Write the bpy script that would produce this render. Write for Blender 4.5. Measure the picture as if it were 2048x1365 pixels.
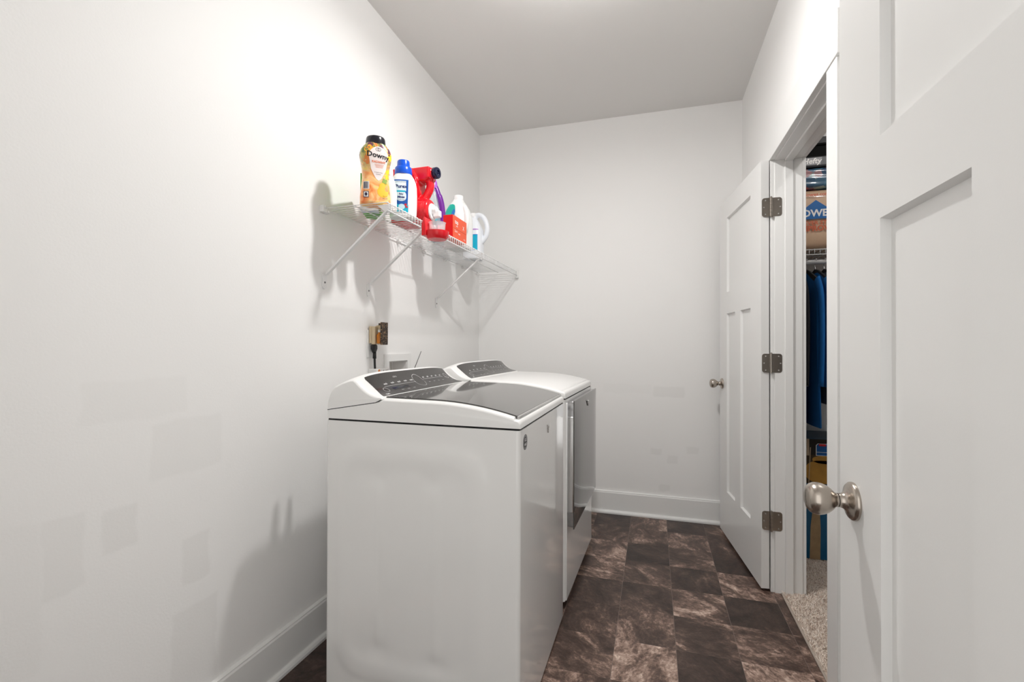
import bpy, bmesh, math, random
from mathutils import Vector, Matrix
PI = math.pi
R = math.radians
for o in list(bpy.data.objects):
    bpy.data.objects.remove(o, do_unlink=True)
S = bpy.context.scene
C = S.collection

# ------------------------------------------------------------ camera
FPX, YAW, PITCH, ROLL = 934.3, 0.2939, 0.0072, -0.0031
cd = bpy.data.cameras.new('camera')
cam = bpy.data.objects.new('camera', cd)
C.objects.link(cam)
S.camera = cam
cd.sensor_fit = 'HORIZONTAL'
cd.sensor_width = 36.0
cd.lens = FPX * 36.0 / 2048.0
cd.clip_start = 0.02
fw = Vector((-math.sin(YAW) * math.cos(PITCH), math.cos(YAW) * math.cos(PITCH), math.sin(PITCH)))
rt = Vector((math.cos(YAW), math.sin(YAW), 0))
up = rt.cross(fw)
r2 = rt * math.cos(ROLL) - up * math.sin(ROLL)
u2 = rt * math.sin(ROLL) + up * math.cos(ROLL)
m = Matrix((r2, u2, -fw)).transposed().to_4x4()
m.translation = Vector((1.265, 0.0, 1.166))
cam.matrix_world = m

# ------------------------------------------------------------ world, light, exposure
W = bpy.data.worlds.new('world')
S.world = W
W.use_nodes = True
W.node_tree.nodes['Background'].inputs[0].default_value = (1.0, 0.985, 0.96, 1)
W.node_tree.nodes['Background'].inputs[1].default_value = 1.15
S.view_settings.view_transform = 'Standard'
S.view_settings.look = 'None'
S.view_settings.gamma = 1.0
S.view_settings.exposure = 0.42
S.view_settings.use_curve_mapping = False
S.cycles.max_bounces = 12
S.cycles.diffuse_bounces = 8
S.cycles.sample_clamp_indirect = 6.0
LAMP = (0.97, 1.68, 2.64)
LAMP_W = 7.5
DISC_W = 13.0
HALL_FILL_W = 3.0


def lamp(name, loc, watts, rad, col=(1, 0.985, 0.965)):
    l = bpy.data.lights.new(name, 'POINT')
    l.energy = watts
    l.shadow_soft_size = rad
    l.color = col
    o = bpy.data.objects.new(name, l)
    o.location = loc
    C.objects.link(o)
    return o


# ------------------------------------------------------------ materials
def mat(name, col, rough=0.5, metal=0.0, spec=0.5, coat=0.0, trans=0.0, ior=1.45, bump=0.0, bscale=200.0,
        var=0.0, vscale=3.0, alpha=1.0, sheen=0.0):
    M = bpy.data.materials.new(name)
    M.use_nodes = True
    nt = M.node_tree
    b = nt.nodes['Principled BSDF']
    b.inputs['Base Color'].default_value = (*col, 1)
    b.inputs['Roughness'].default_value = rough
    b.inputs['Metallic'].default_value = metal
    b.inputs['Specular IOR Level'].default_value = spec
    b.inputs['Coat Weight'].default_value = coat
    b.inputs['Coat Roughness'].default_value = 0.05
    b.inputs['Transmission Weight'].default_value = trans
    b.inputs['IOR'].default_value = ior
    b.inputs['Alpha'].default_value = alpha
    b.inputs['Sheen Weight'].default_value = sheen
    tc = nt.nodes.new('ShaderNodeTexCoord')
    if var:
        n = nt.nodes.new('ShaderNodeTexNoise')
        n.inputs['Scale'].default_value = vscale
        n.inputs['Detail'].default_value = 4
        nt.links.new(tc.outputs['Object'], n.inputs['Vector'])
        mx = nt.nodes.new('ShaderNodeMix')
        mx.data_type = 'RGBA'
        mx.inputs[6].default_value = (*[c * (1 - var) for c in col], 1)
        mx.inputs[7].default_value = (*[min(1, c * (1 + var)) for c in col], 1)
        nt.links.new(n.outputs['Fac'], mx.inputs[0])
        nt.links.new(mx.outputs[2], b.inputs['Base Color'])
    if bump:
        n = nt.nodes.new('ShaderNodeTexNoise')
        n.inputs['Scale'].default_value = bscale
        n.inputs['Detail'].default_value = 3
        nt.links.new(tc.outputs['Object'], n.inputs['Vector'])
        bp = nt.nodes.new('ShaderNodeBump')
        bp.inputs['Strength'].default_value = bump
        bp.inputs['Distance'].default_value = 0.002
        nt.links.new(n.outputs['Fac'], bp.inputs['Height'])
        nt.links.new(bp.outputs[0], b.inputs['Normal'])
    return M


class NT:
    """small helper for node graphs"""
    def __init__(s, M):
        s.nt = M.node_tree
        s.b = s.nt.nodes['Principled BSDF']

    def n(s, typ, **kw):
        nd = s.nt.nodes.new(typ)
        for k, v in kw.items():
            setattr(nd, k, v)
        return nd

    def l(s, a, b):
        s.nt.links.new(a, b)

    def math(s, op, a, b=None, c=None):
        nd = s.n('ShaderNodeMath', operation=op)
        for i, v in enumerate((a, b, c)):
            if v is None:
                continue
            if isinstance(v, (int, float)):
                nd.inputs[i].default_value = v
            else:
                s.l(v, nd.inputs[i])
        return nd.outputs[0]

    def mix(s, f, a, b, blend='MIX'):
        nd = s.n('ShaderNodeMix', data_type='RGBA', blend_type=blend)
        for i, v in ((0, f), (6, a), (7, b)):
            if isinstance(v, (int, float)):
                nd.inputs[i].default_value = v
            elif isinstance(v, tuple):
                nd.inputs[i].default_value = (*v, 1)
            else:
                s.l(v, nd.inputs[i])
        return nd.outputs[2]

    def ramp(s, f, stops):
        nd = s.n('ShaderNodeValToRGB')
        el = nd.color_ramp.elements
        while len(el) < len(stops):
            el.new(0.5)
        for e, (p, c) in zip(el, stops):
            e.position = p
            e.color = (*c, 1) if len(c) == 3 else c
        s.l(f, nd.inputs[0])
        return nd.outputs[0]


PAINT = (0.86, 0.856, 0.848)


def wall_mat(name, patches, ax, col=PAINT, patch_col=(0.815, 0.810, 0.800)):
    """wall paint with a roller texture and touched-up rectangles of slightly darker paint"""
    M = mat(name, col, rough=0.55, spec=0.35)
    g = NT(M)
    tc = g.n('ShaderNodeTexCoord')
    sx = g.n('ShaderNodeSeparateXYZ')
    nz = g.n('ShaderNodeTexNoise')
    nz.inputs['Scale'].default_value = 14
    nz.inputs['Detail'].default_value = 3
    g.l(tc.outputs['Object'], nz.inputs['Vector'])
    sc = g.n('ShaderNodeVectorMath', operation='MULTIPLY_ADD')
    g.l(nz.outputs['Color'], sc.inputs[0])
    sc.inputs[1].default_value = (0.03, 0.03, 0.03)
    g.l(tc.outputs['Object'], sc.inputs[2])
    g.l(sc.outputs[0], sx.inputs[0])
    base = None
    colr = col
    cur = None
    for (u0, u1, z0, z1, s) in patches:
        U = sx.outputs[ax]
        Z = sx.outputs[2]
        def band(v, a, b):
            mr = g.n('ShaderNodeMapRange', interpolation_type='SMOOTHSTEP')
            g.l(v, mr.inputs[0]); mr.inputs[1].default_value = a - .004; mr.inputs[2].default_value = a + .010
            mr2 = g.n('ShaderNodeMapRange', interpolation_type='SMOOTHSTEP')
            g.l(v, mr2.inputs[0]); mr2.inputs[1].default_value = b + .010; mr2.inputs[2].default_value = b - .004
            return g.math('MULTIPLY', mr.outputs[0], mr2.outputs[0])
        f = g.math('MULTIPLY', g.math('MULTIPLY', band(U, u0 + .015, u1 + .015), band(Z, z0 + .015, z1 + .015)), s)
        cur = f if cur is None else g.math('MAXIMUM', cur, f)
    if cur is not None:
        g.l(g.mix(cur, col, patch_col), g.b.inputs['Base Color'])
    n2 = g.n('ShaderNodeTexNoise')
    n2.inputs['Scale'].default_value = 160
    g.l(tc.outputs['Object'], n2.inputs['Vector'])
    bp = g.n('ShaderNodeBump')
    bp.inputs['Strength'].default_value = 0.10
    bp.inputs['Distance'].default_value = 0.002
    g.l(n2.outputs['Fac'], bp.inputs['Height'])
    g.l(bp.outputs[0], g.b.inputs['Normal'])
    return M


def floor_mat():
    """dark slate-look sheet vinyl; every tile has its own tone and grain from face attributes"""
    M = mat('slate vinyl', (0.1, 0.08, 0.07), rough=0.38, spec=0.5)
    g = NT(M)
    tc = g.n('ShaderNodeTexCoord')
    at = g.n('ShaderNodeAttribute', attribute_name='tone')
    sd = g.n('ShaderNodeAttribute', attribute_name='seed')
    off = g.n('ShaderNodeVectorMath', operation='MULTIPLY_ADD')
    g.l(sd.outputs['Color'], off.inputs[0]); off.inputs[1].default_value = (7, 7, 7)
    g.l(tc.outputs['Object'], off.inputs[2])
    rot = g.n('ShaderNodeVectorRotate', rotation_type='Z_AXIS')
    g.l(off.outputs[0], rot.inputs[0])
    sp = g.n('ShaderNodeSeparateColor'); g.l(sd.outputs['Color'], sp.inputs[0])
    g.l(g.math('MULTIPLY', sp.outputs[0], 2.2), rot.inputs['Angle'])
    mp = g.n('ShaderNodeMapping'); mp.inputs['Scale'].default_value = (1.0, 1.45, 1)
    g.l(rot.outputs[0], mp.inputs[0])
    n1 = g.n('ShaderNodeTexNoise'); n1.inputs['Scale'].default_value = 5.5; n1.inputs['Detail'].default_value = 9
    n1.inputs['Roughness'].default_value = 0.62; n1.inputs['Distortion'].default_value = 0.8
    g.l(mp.outputs[0], n1.inputs['Vector'])
    n2 = g.n('ShaderNodeTexNoise'); n2.inputs['Scale'].default_value = 46; n2.inputs['Detail'].default_value = 9
    n2.inputs['Roughness'].default_value = 0.7; n2.inputs['Distortion'].default_value = 0.6
    g.l(mp.outputs[0], n2.inputs['Vector'])
    n3 = g.n('ShaderNodeTexNoise'); n3.inputs['Scale'].default_value = 9; n3.inputs['Detail'].default_value = 5
    n3.inputs['Distortion'].default_value = 2.5
    g.l(off.outputs[0], n3.inputs['Vector'])
    # light mineral patches: threshold depends on tile tone
    f = g.math('ADD', n1.outputs['Fac'], g.math('MULTIPLY', g.math('SUBTRACT', at.outputs['Fac'], 0.5), 0.40))
    f = g.math('ADD', f, g.math('MULTIPLY', g.math('SUBTRACT', n2.outputs['Fac'], 0.5), 0.62))
    col = g.ramp(f, [(0.24, (0.022, 0.012, 0.009)), (0.42, (0.060, 0.036, 0.028)), (0.53, (0.112, 0.069, 0.054)),
                     (0.60, (0.22, 0.143, 0.112)), (0.69, (0.44, 0.31, 0.25)), (0.80, (0.74, 0.60, 0.51))])
    # thin dark cracks
    cr = g.math('ABSOLUTE', g.math('SUBTRACT', n3.outputs['Fac'], 0.5))
    crm = g.n('ShaderNodeMapRange'); g.l(cr, crm.inputs[0]); crm.inputs[1].default_value = 0.0; crm.inputs[2].default_value = 0.012
    crm.inputs[3].default_value = 0.35; crm.inputs[4].default_value = 0.0
    col = g.mix(crm.outputs[0], col, (0.025, 0.018, 0.015))
    g.l(col, g.b.inputs['Base Color'])
    g.l(g.math('MULTIPLY_ADD', n2.outputs['Fac'], 0.3, 0.24), g.b.inputs['Roughness'])
    bp = g.n('ShaderNodeBump'); bp.inputs['Strength'].default_value = 0.35; bp.inputs['Distance'].default_value = 0.003
    g.l(n2.outputs['Fac'], bp.inputs['Height']); g.l(bp.outputs[0], g.b.inputs['Normal'])
    return M


def floral_mat():
    """printed sleeve of the scent-booster bottle: apricot, yellow fruit, green leaves, plum shoulders"""
    M = mat('apricot printed sleeve', (0.9, 0.4, 0.12), rough=0.28, coat=0.3)
    g = NT(M)
    tc = g.n('ShaderNodeTexCoord')
    n1 = g.n('ShaderNodeTexNoise'); n1.inputs['Scale'].default_value = 22; n1.inputs['Detail'].default_value = 2
    n1.inputs['Distortion'].default_value = 1.0
    g.l(tc.outputs['Object'], n1.inputs['Vector'])
    n2 = g.n('ShaderNodeTexNoise'); n2.inputs['Scale'].default_value = 45; n2.inputs['Detail'].default_value = 3
    g.l(tc.outputs['Object'], n2.inputs['Vector'])
    c = g.ramp(n1.outputs['Fac'], [(0.30, (0.78, 0.16, 0.03)), (0.45, (0.93, 0.40, 0.13)), (0.56, (0.98, 0.60, 0.28)), (0.70, (1.0, 0.72, 0.12))])
    s = g.n('ShaderNodeSeparateXYZ'); g.l(tc.outputs['Object'], s.inputs[0])
    mr = g.n('ShaderNodeMapRange'); g.l(s.outputs[2], mr.inputs[0]); mr.inputs[1].default_value = 0.10; mr.inputs[2].default_value = 0.20
    leaf = g.ramp(n2.outputs['Fac'], [(0.42, (0.10, 0.17, 0.03)), (0.52, (0.42, 0.40, 0.08)), (0.62, (0.16, 0.05, 0.09))])
    lm = g.math('MULTIPLY', mr.outputs[0], g.math('GREATER_THAN', n1.outputs['Fac'], 0.47))
    g.l(g.mix(lm, c, leaf), g.b.inputs['Base Color'])
    return M


MW = mat('enamel white', (0.83, 0.83, 0.82), rough=0.16, spec=0.55, coat=0.5)
MCON = mat('console white plastic', (0.86, 0.86, 0.85), rough=0.28, spec=0.5, coat=0.15)
MTRIM = mat('trim white semi-gloss', (0.82, 0.82, 0.81), rough=0.28, spec=0.5)
MDOOR = mat('door white semi-gloss', (0.80, 0.80, 0.79), rough=0.28, spec=0.5, bump=0.03, bscale=400)
MGLASS = mat('smoked glass', (0.045, 0.043, 0.040), rough=0.05, spec=0.9, coat=0.6)
MPANEL = mat('dark console panel', (0.040, 0.037, 0.035), rough=0.16, spec=0.6)
MCHR = mat('chrome', (0.72, 0.72, 0.72), rough=0.12, metal=1.0)
MSTEEL = mat('polished door side', (0.52, 0.52, 0.53), rough=0.2, metal=1.0, bump=0.05, bscale=30)
MNICK = mat('brushed nickel', (0.46, 0.41, 0.36), rough=0.24, metal=1.0, bump=0.06, bscale=500)
MHINGE = mat('satin nickel hinge', (0.40, 0.36, 0.32), rough=0.22, metal=1.0)
MDARK = mat('dark gap', (0.01, 0.01, 0.01), rough=0.8)
MINK = mat('pale ink', (0.62, 0.62, 0.62), rough=0.4)
MWIRE = mat('white vinyl wire', (0.82, 0.82, 0.82), rough=0.3)
MPLAST = mat('white plastic', (0.82, 0.82, 0.81), rough=0.35)
MBLK = mat('black rubber', (0.012, 0.012, 0.013), rough=0.4)
MWHITEP = mat('white hdpe', (0.86, 0.86, 0.86), rough=0.35, spec=0.5)
MPAPER = mat('white print', (0.88, 0.86, 0.84), rough=0.4)


def P(name, col, rough=0.35, **k):
    return mat(name, col, rough=rough, **k)


# ------------------------------------------------------------ mesh helpers
def obj(name, bm, m, parent=None, smooth=False, auto=None, loc=None, rotz=None):
    me = bpy.data.meshes.new(name)
    bmesh.ops.recalc_face_normals(bm, faces=bm.faces)
    bm.to_mesh(me)
    bm.free()
    ms = m if isinstance(m, (list, tuple)) else [m]
    for q in ms:
        me.materials.append(q)
    if smooth or auto is not None:
        me.shade_smooth()
        if auto is not None:
            me.set_sharp_from_angle(angle=R(auto))
    o = bpy.data.objects.new(name, me)
    C.objects.link(o)
    if parent is not None:
        o.parent = parent
    if loc is not None:
        o.location = loc
    if rotz is not None:
        o.rotation_euler = (0, 0, rotz)
    return o


def bevel(o, w, seg=2, ang=40):
    b = o.modifiers.new('bevel', 'BEVEL')
    b.width = w
    b.segments = seg
    b.limit_method = 'ANGLE'
    b.angle_limit = R(ang)
    o.data.shade_smooth()
    o.data.set_sharp_from_angle(angle=R(50))
    return o


def tag(o, label=None, cat=None, group=None, kind=None):
    if label: o['label'] = label
    if cat: o['category'] = cat
    if group: o['group'] = group
    if kind: o['kind'] = kind
    return o


def thing(name, label, cat, loc=(0, 0, 0), rotz=0.0, group=None):
    o = bpy.data.objects.new(name, None)
    o.empty_display_size = 0.05
    C.objects.link(o)
    o.location = loc
    o.rotation_euler = (0, 0, rotz)
    return tag(o, label, cat, group)


def struct(name, bm, m, parent=None, **k):
    o = obj(name, bm, m, parent, **k)
    if parent is None:
        o['kind'] = 'structure'
    return o


def box(bm, x0, x1, y0, y1, z0, z1, mi=0):
    v = [bm.verts.new(p) for p in ((x0, y0, z0), (x1, y0, z0), (x1, y1, z0), (x0, y1, z0),
                                   (x0, y0, z1), (x1, y0, z1), (x1, y1, z1), (x0, y1, z1))]
    for f in ((0, 3, 2, 1), (4, 5, 6, 7), (0, 1, 5, 4), (1, 2, 6, 5), (2, 3, 7, 6), (3, 0, 4, 7)):
        fc = bm.faces.new([v[i] for i in f])
        fc.material_index = mi
    return v


def bx(*a):
    bm = bmesh.new()
    box(bm, *a)
    return bm


def boxes(*L):
    bm = bmesh.new()
    for a in L:
        box(bm, *a)
    return bm


def loft(bm, rings, cap=True, closed=True, mi=0):
    vs = [[bm.verts.new(p) for p in r] for r in rings]
    n = len(vs[0])
    for a, b in zip(vs[:-1], vs[1:]):
        for i in range(n if closed else n - 1):
            j = (i + 1) % n
            f = bm.faces.new((a[i], a[j], b[j], b[i]))
            f.material_index = mi
    if cap and closed:
        f = bm.faces.new(list(reversed(vs[0]))); f.material_index = mi
        f = bm.faces.new(vs[-1]); f.material_index = mi
    return vs


def prism(bm, pts, axis, lo, hi, mi=0):
    """extrude a 2D outline; axis x: pts=(y,z), y: pts=(x,z), z: pts=(x,y)"""
    def mk(p, t):
        if axis == 'x': return (t, p[0], p[1])
        if axis == 'y': return (p[0], t, p[1])
        return (p[0], p[1], t)
    return loft(bm, [[mk(p, lo) for p in pts], [mk(p, hi) for p in pts]], mi=mi)


def lathe(bm, prof, c=(0, 0, 0), axis=(0, 0, 1), n=32, mi=0):
    """prof = [(r, h)] along axis from c"""
    ax = Vector(axis).normalized()
    t = Vector((0, 0, 1)) if abs(ax.z) < 0.9 else Vector((1, 0, 0))
    e1 = ax.cross(t).normalized()
    e2 = ax.cross(e1)
    c = Vector(c)
    rings = []
    for r, h in prof:
        r = max(r, 1e-5)
        rings.append([c + ax * h + (e1 * math.cos(2 * PI * i / n) + e2 * math.sin(2 * PI * i / n)) * r for i in range(n)])
    return loft(bm, rings, mi=mi)


def tube(bm, pts, r, n=8, mi=0, cap=True):
    pts = [Vector(p) for p in pts]
    k = len(pts)
    rad = r if isinstance(r, (list, tuple)) else [r] * k
    T = []
    for i in range(k):
        a = pts[max(0, i - 1)]
        b = pts[min(k - 1, i + 1)]
        T.append((b - a).normalized())
    ref = Vector((0, 0, 1)) if abs(T[0].z) < 0.9 else Vector((1, 0, 0))
    nrm = T[0].cross(ref).normalized()
    rings = []
    for i in range(k):
        nrm = (nrm - T[i] * nrm.dot(T[i])).normalized()
        bi = T[i].cross(nrm)
        rings.append([pts[i] + (nrm * math.cos(2 * PI * j / n) + bi * math.sin(2 * PI * j / n)) * rad[i] for j in range(n)])
    return loft(bm, rings, cap=cap, mi=mi)


def spline(pts, n=6):
    """Catmull-Rom through points"""
    P_ = [Vector(p) for p in pts]
    P_ = [P_[0] * 2 - P_[1]] + P_ + [P_[-1] * 2 - P_[-2]]
    out = []
    for i in range(1, len(P_) - 2):
        a, b, c, d = P_[i - 1:i + 3]
        for k in range(n):
            t = k / n
            out.append(0.5 * ((2 * b) + (c - a) * t + (2 * a - 5 * b + 4 * c - d) * t * t + (3 * b - a - 3 * c + d) * t ** 3))
    out.append(P_[-2])
    return out


def rrect(w, h, r, n=5, cx=0, cy=0):
    p = []
    for sx, sy, a0 in ((1, 1, 0), (-1, 1, 90), (-1, -1, 180), (1, -1, 270)):
        for k in range(n + 1):
            a = R(a0 + 90 * k / n)
            p.append((cx + sx * (w / 2 - r) + r * math.cos(a), cy + sy * (h / 2 - r) + r * math.sin(a)))
    return p


def remesh(o, vox, smooth=8):
    md = o.modifiers.new('remesh', 'REMESH')
    md.mode = 'VOXEL'
    md.voxel_size = vox
    md.use_smooth_shade = True
    sm = o.modifiers.new('smooth', 'SMOOTH')
    sm.factor = 0.5
    sm.iterations = smooth
    return o


_tc = {}


def text_geo(txt, size, align='CENTER', bold=0.0, shear=0.0):
    """flat text outline as (verts, faces) in x,y"""
    key = (txt, size, align, bold, shear)
    if key in _tc:
        return _tc[key]
    cu = bpy.data.curves.new('lettering', 'FONT')
    cu.body = txt
    cu.size = size
    cu.align_x = align
    cu.align_y = 'CENTER'
    cu.offset = bold
    cu.shear = shear
    cu.resolution_u = 2
    to = bpy.data.objects.new('lettering_tmp', cu)
    C.objects.link(to)
    bpy.context.view_layer.update()
    me = bpy.data.meshes.new_from_object(to.evaluated_get(bpy.context.evaluated_depsgraph_get()))
    g = ([tuple(v.co) for v in me.vertices], [tuple(p.vertices) for p in me.polygons])
    bpy.data.objects.remove(to, do_unlink=True)
    bpy.data.meshes.remove(me)
    _tc[key] = g
    return g


def put_text(bm, txt, size, f, mi=0, **k):
    """f maps text x,y to a 3D point"""
    vs, fs = text_geo(txt, size, **k)
    nv = [bm.verts.new(f(v[0], v[1])) for v in vs]
    for q in fs:
        try:
            fc = bm.faces.new([nv[i] for i in q])
            fc.material_index = mi
        except ValueError:
            pass


class Bottle:
    """superellipse bottle. prof = [(z, half width, half depth)], front faces local -Y"""
    def __init__(s, prof, n=3.0, cx=lambda z: 0.0):
        s.prof = prof
        s.n = n
        s.cx = cx
        s.tab = {}

    def ab(s, z):
        p = s.prof
        if z <= p[0][0]: return p[0][1:]
        for a, b in zip(p[:-1], p[1:]):
            if z <= b[0]:
                t = (z - a[0]) / max(1e-9, b[0] - a[0])
                return (a[1] + (b[1] - a[1]) * t, a[2] + (b[2] - a[2]) * t)
        return p[-1][1:]

    def pt(s, t, z, off=0.0):
        a, b = s.ab(z)
        a += off; b += off
        sn, cs = math.sin(t), math.cos(t)
        e = 2.0 / s.n
        return Vector((a * math.copysign(abs(sn) ** e, sn) + s.cx(z), -b * math.copysign(abs(cs) ** e, cs), z))

    def body(s, name, m, parent, seg=48, dz=0.006, sub=True):
        zs = []
        for a, b in zip(s.prof[:-1], s.prof[1:]):
            k = max(1, int(math.ceil((b[0] - a[0]) / dz)))
            zs += [a[0] + (b[0] - a[0]) * i / k for i in range(k)]
        zs.append(s.prof[-1][0])
        bm = bmesh.new()
        loft(bm, [[s.pt(2 * PI * i / seg, z) for i in range(seg)] for z in zs])
        o = obj(name, bm, m, parent, auto=50)
        return o

    def arc(s, sd, z, off):
        k = round(z, 3)
        if k not in s.tab:
            L = [(0.0, 0.0)]
            pv = s.pt(0, k)
            acc = 0
            for i in range(1, 181):
                t = PI * i / 180
                q = s.pt(t, k)
                acc += (q - pv).length
                L.append((acc, t))
                pv = q
            s.tab[k] = L
        L = s.tab[k]
        v = abs(sd)
        for (a, ta), (b, tb) in zip(L[:-1], L[1:]):
            if v <= b:
                t = ta + (tb - ta) * (v - a) / max(1e-9, b - a)
                break
        else:
            t = PI
        return s.pt(math.copysign(t, sd), z, off)

    def patch(s, bm, inside_w, z0, z1, s0=0.0, off=0.0006, nz=24, ns=16, mi=0):
        """inside_w(zn) -> (left,right) arc extents at zn in 0..1"""
        rows = []
        for i in range(nz + 1):
            zn = i / nz
            a, b = inside_w(zn)
            z = z0 + (z1 - z0) * zn
            rows.append([bm.verts.new(s.arc(s0 + a + (b - a) * j / ns, z, off)) for j in range(ns + 1)])
        for r0, r1 in zip(rows[:-1], rows[1:]):
            for j in range(ns):
                f = bm.faces.new((r0[j], r0[j + 1], r1[j + 1], r1[j]))
                f.material_index = mi

    def text(s, bm, txt, size, sc, zc, off=0.0011, mi=0, rise=0.0, **k):
        put_text(bm, txt, size, lambda x, y: s.arc(sc + x, zc + y + rise * x, off), mi, **k)


def rect_w(w):
    return lambda zn: (-w / 2, w / 2)


def oval_w(w, p=2.0):
    return lambda zn: ((-w / 2) * max(0.02, 1 - abs(2 * zn - 1) ** p) ** (1 / p), (w / 2) * max(0.02, 1 - abs(2 * zn - 1) ** p) ** (1 / p))


# ============================================================ ROOM SHELL
XR, YB, ZC = 1.814, 3.314, 2.753
YD0, YD1, ZD = 1.729, 2.468, 2.040          # closet opening
XJ = 1.928                                   # closet side of the wall
mwl = wall_mat('paint left wall', [(0.74, 1.0, 0.97, 1.07, .45), (0.9, 1.11, .80, .95, .6), (.79, .87, .65, .755, .9), (.99, 1.07, .475, .61, .9),
                                   (.67, .75, .6, .775, .7), (.96, 1.10, .12, .41, .9), (.55, .67, .45, .78, .4)], 1)
mwb = wall_mat('paint back wall', [(1.244, 1.315, .418, .461, 1.), (1.353, 1.42, .366, .421, .9), (1.473, 1.547, .442, .486, .9), (1.296, 1.366, .178, .222, 1.),
                                   (1.26, 1.46, .81, .88, .9), (0.93, 1.25, .83, .89, .35)], 0)
mw = wall_mat('paint walls', [], 0)
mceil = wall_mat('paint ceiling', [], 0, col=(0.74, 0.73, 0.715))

# left wall with the recess for the washer supply box
VY0, VY1, VZ0, VZ1 = 2.050, 2.231, 0.93, 1.079
bm = bmesh.new()
YN = -1.3
for a in ((-0.12, 0, YN, VY0, 0, ZC), (-0.12, 0, VY1, YB, 0, ZC), (-0.12, 0, VY0, VY1, 0, VZ0), (-0.12, 0, VY0, VY1, VZ1, ZC),
          (-0.12, -0.085, VY0, VY1, VZ0, VZ1)):
    box(bm, *a)
struct('wall_left', bm, mwl)
struct('wall_back', bx(-0.12, 3.1, YB, YB + 0.12, 0, ZC), mwb)
struct('wall_right', boxes((XR, XJ, -0.02, YD0 - 0.02, 0, ZC), (XR, XJ, YD1 + 0.02, YB, 0, ZC), (XR, XJ, YD0 - 0.02, YD1 + 0.02, ZD + 0.02, ZC)), mw)
# near wall with the doorway the camera stands in
struct('wall_front', boxes((0, 0.72, -0.02, 0.095, 0, ZC), (1.665, XR, -0.02, 0.095, 0, ZC), (0.72, 1.665, -0.02, 0.095, 2.065, ZC)), mw)
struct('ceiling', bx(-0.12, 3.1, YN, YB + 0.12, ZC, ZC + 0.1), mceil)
# closet walls
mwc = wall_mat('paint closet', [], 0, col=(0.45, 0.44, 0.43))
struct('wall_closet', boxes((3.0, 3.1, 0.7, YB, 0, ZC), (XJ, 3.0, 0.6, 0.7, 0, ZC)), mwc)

# floor: one quad per printed tile, tones read off the real floor
COLX = [0.0, 0.210, 0.438, 0.666, 0.894, 1.122, 1.349, 1.576, 1.803, 1.838]
ROWY = [YB - 0.0] + [3.075 - 0.235 * k for k in range(0, 20)]
TONE = {4: [.1, .5, .68, .55, .3, .35, .42, .5], 5: [.62, .55, .12, .36, .34, .5, .72, .4], 6: [.05, .62, .55, .2, .62, .5, .15, .3],
        7: [.45, .4, .2, .72, .10, .58, .74, .5], 8: [.3, .3, .3, .3, .35, .6, .5, .5]}
rnd = random.Random(5)
bm = bmesh.new()
tl = bm.faces.layers.float.new('tone')
sl = bm.faces.layers.float_vector.new('seed')
for ci in range(len(COLX) - 1):
    for ri in range(len(ROWY) - 1):
        x0, x1, y1, y0 = COLX[ci], COLX[ci + 1], ROWY[ri], ROWY[ri + 1]
        if y1 < YN: continue
        f = bm.faces.new([bm.verts.new(p) for p in ((x0, y0, 0), (x1, y0, 0), (x1, y1, 0), (x0, y1, 0))])
        t = TONE.get(ci)
        f[tl] = t[ri] if t and ri < len(t) else rnd.random() * 0.7
        f[sl] = Vector((rnd.random(), rnd.random(), rnd.random()))
box(bm, 0, COLX[-1], YN, YB, -0.1, -0.002)
struct('floor', bm, floor_mat())
# printed tile joints: hairline grooves
bm = bmesh.new()
for x in COLX[1:-1]:
    box(bm, x - 0.0007, x + 0.0007, YN, YB, 0.0001, 0.0004)
struct('trim_1', bm, mat('tile joint', (0.20, 0.15, 0.13), rough=0.5))
bm = bmesh.new()
for ci in range(4, 9):
    for y in ROWY[1:9]:
        if (ci * 7 + int(y * 10)) % 3:
            box(bm, COLX[ci], COLX[ci + 1], y - 0.0004, y + 0.0004, 0.0001, 0.0003)
struct('trim_2', bm, mat('tile joint faint', (0.13, 0.10, 0.085), rough=0.5))
# metal transition strip and closet floor
o = struct('trim_3', bx(1.838, 1.848, YD0 - 0.02, YD1 + 0.02, 0.0, 0.006), mat('transition strip', (0.40, 0.34, 0.29), rough=0.4))
bevel(o, 0.002)
struct('floor_closet', bx(1.848, 3.1, 0.6, YB, -0.1, 0.004), mat('carpet backing', (0.50, 0.42, 0.36), rough=0.95, bump=0.5, bscale=300))

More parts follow.
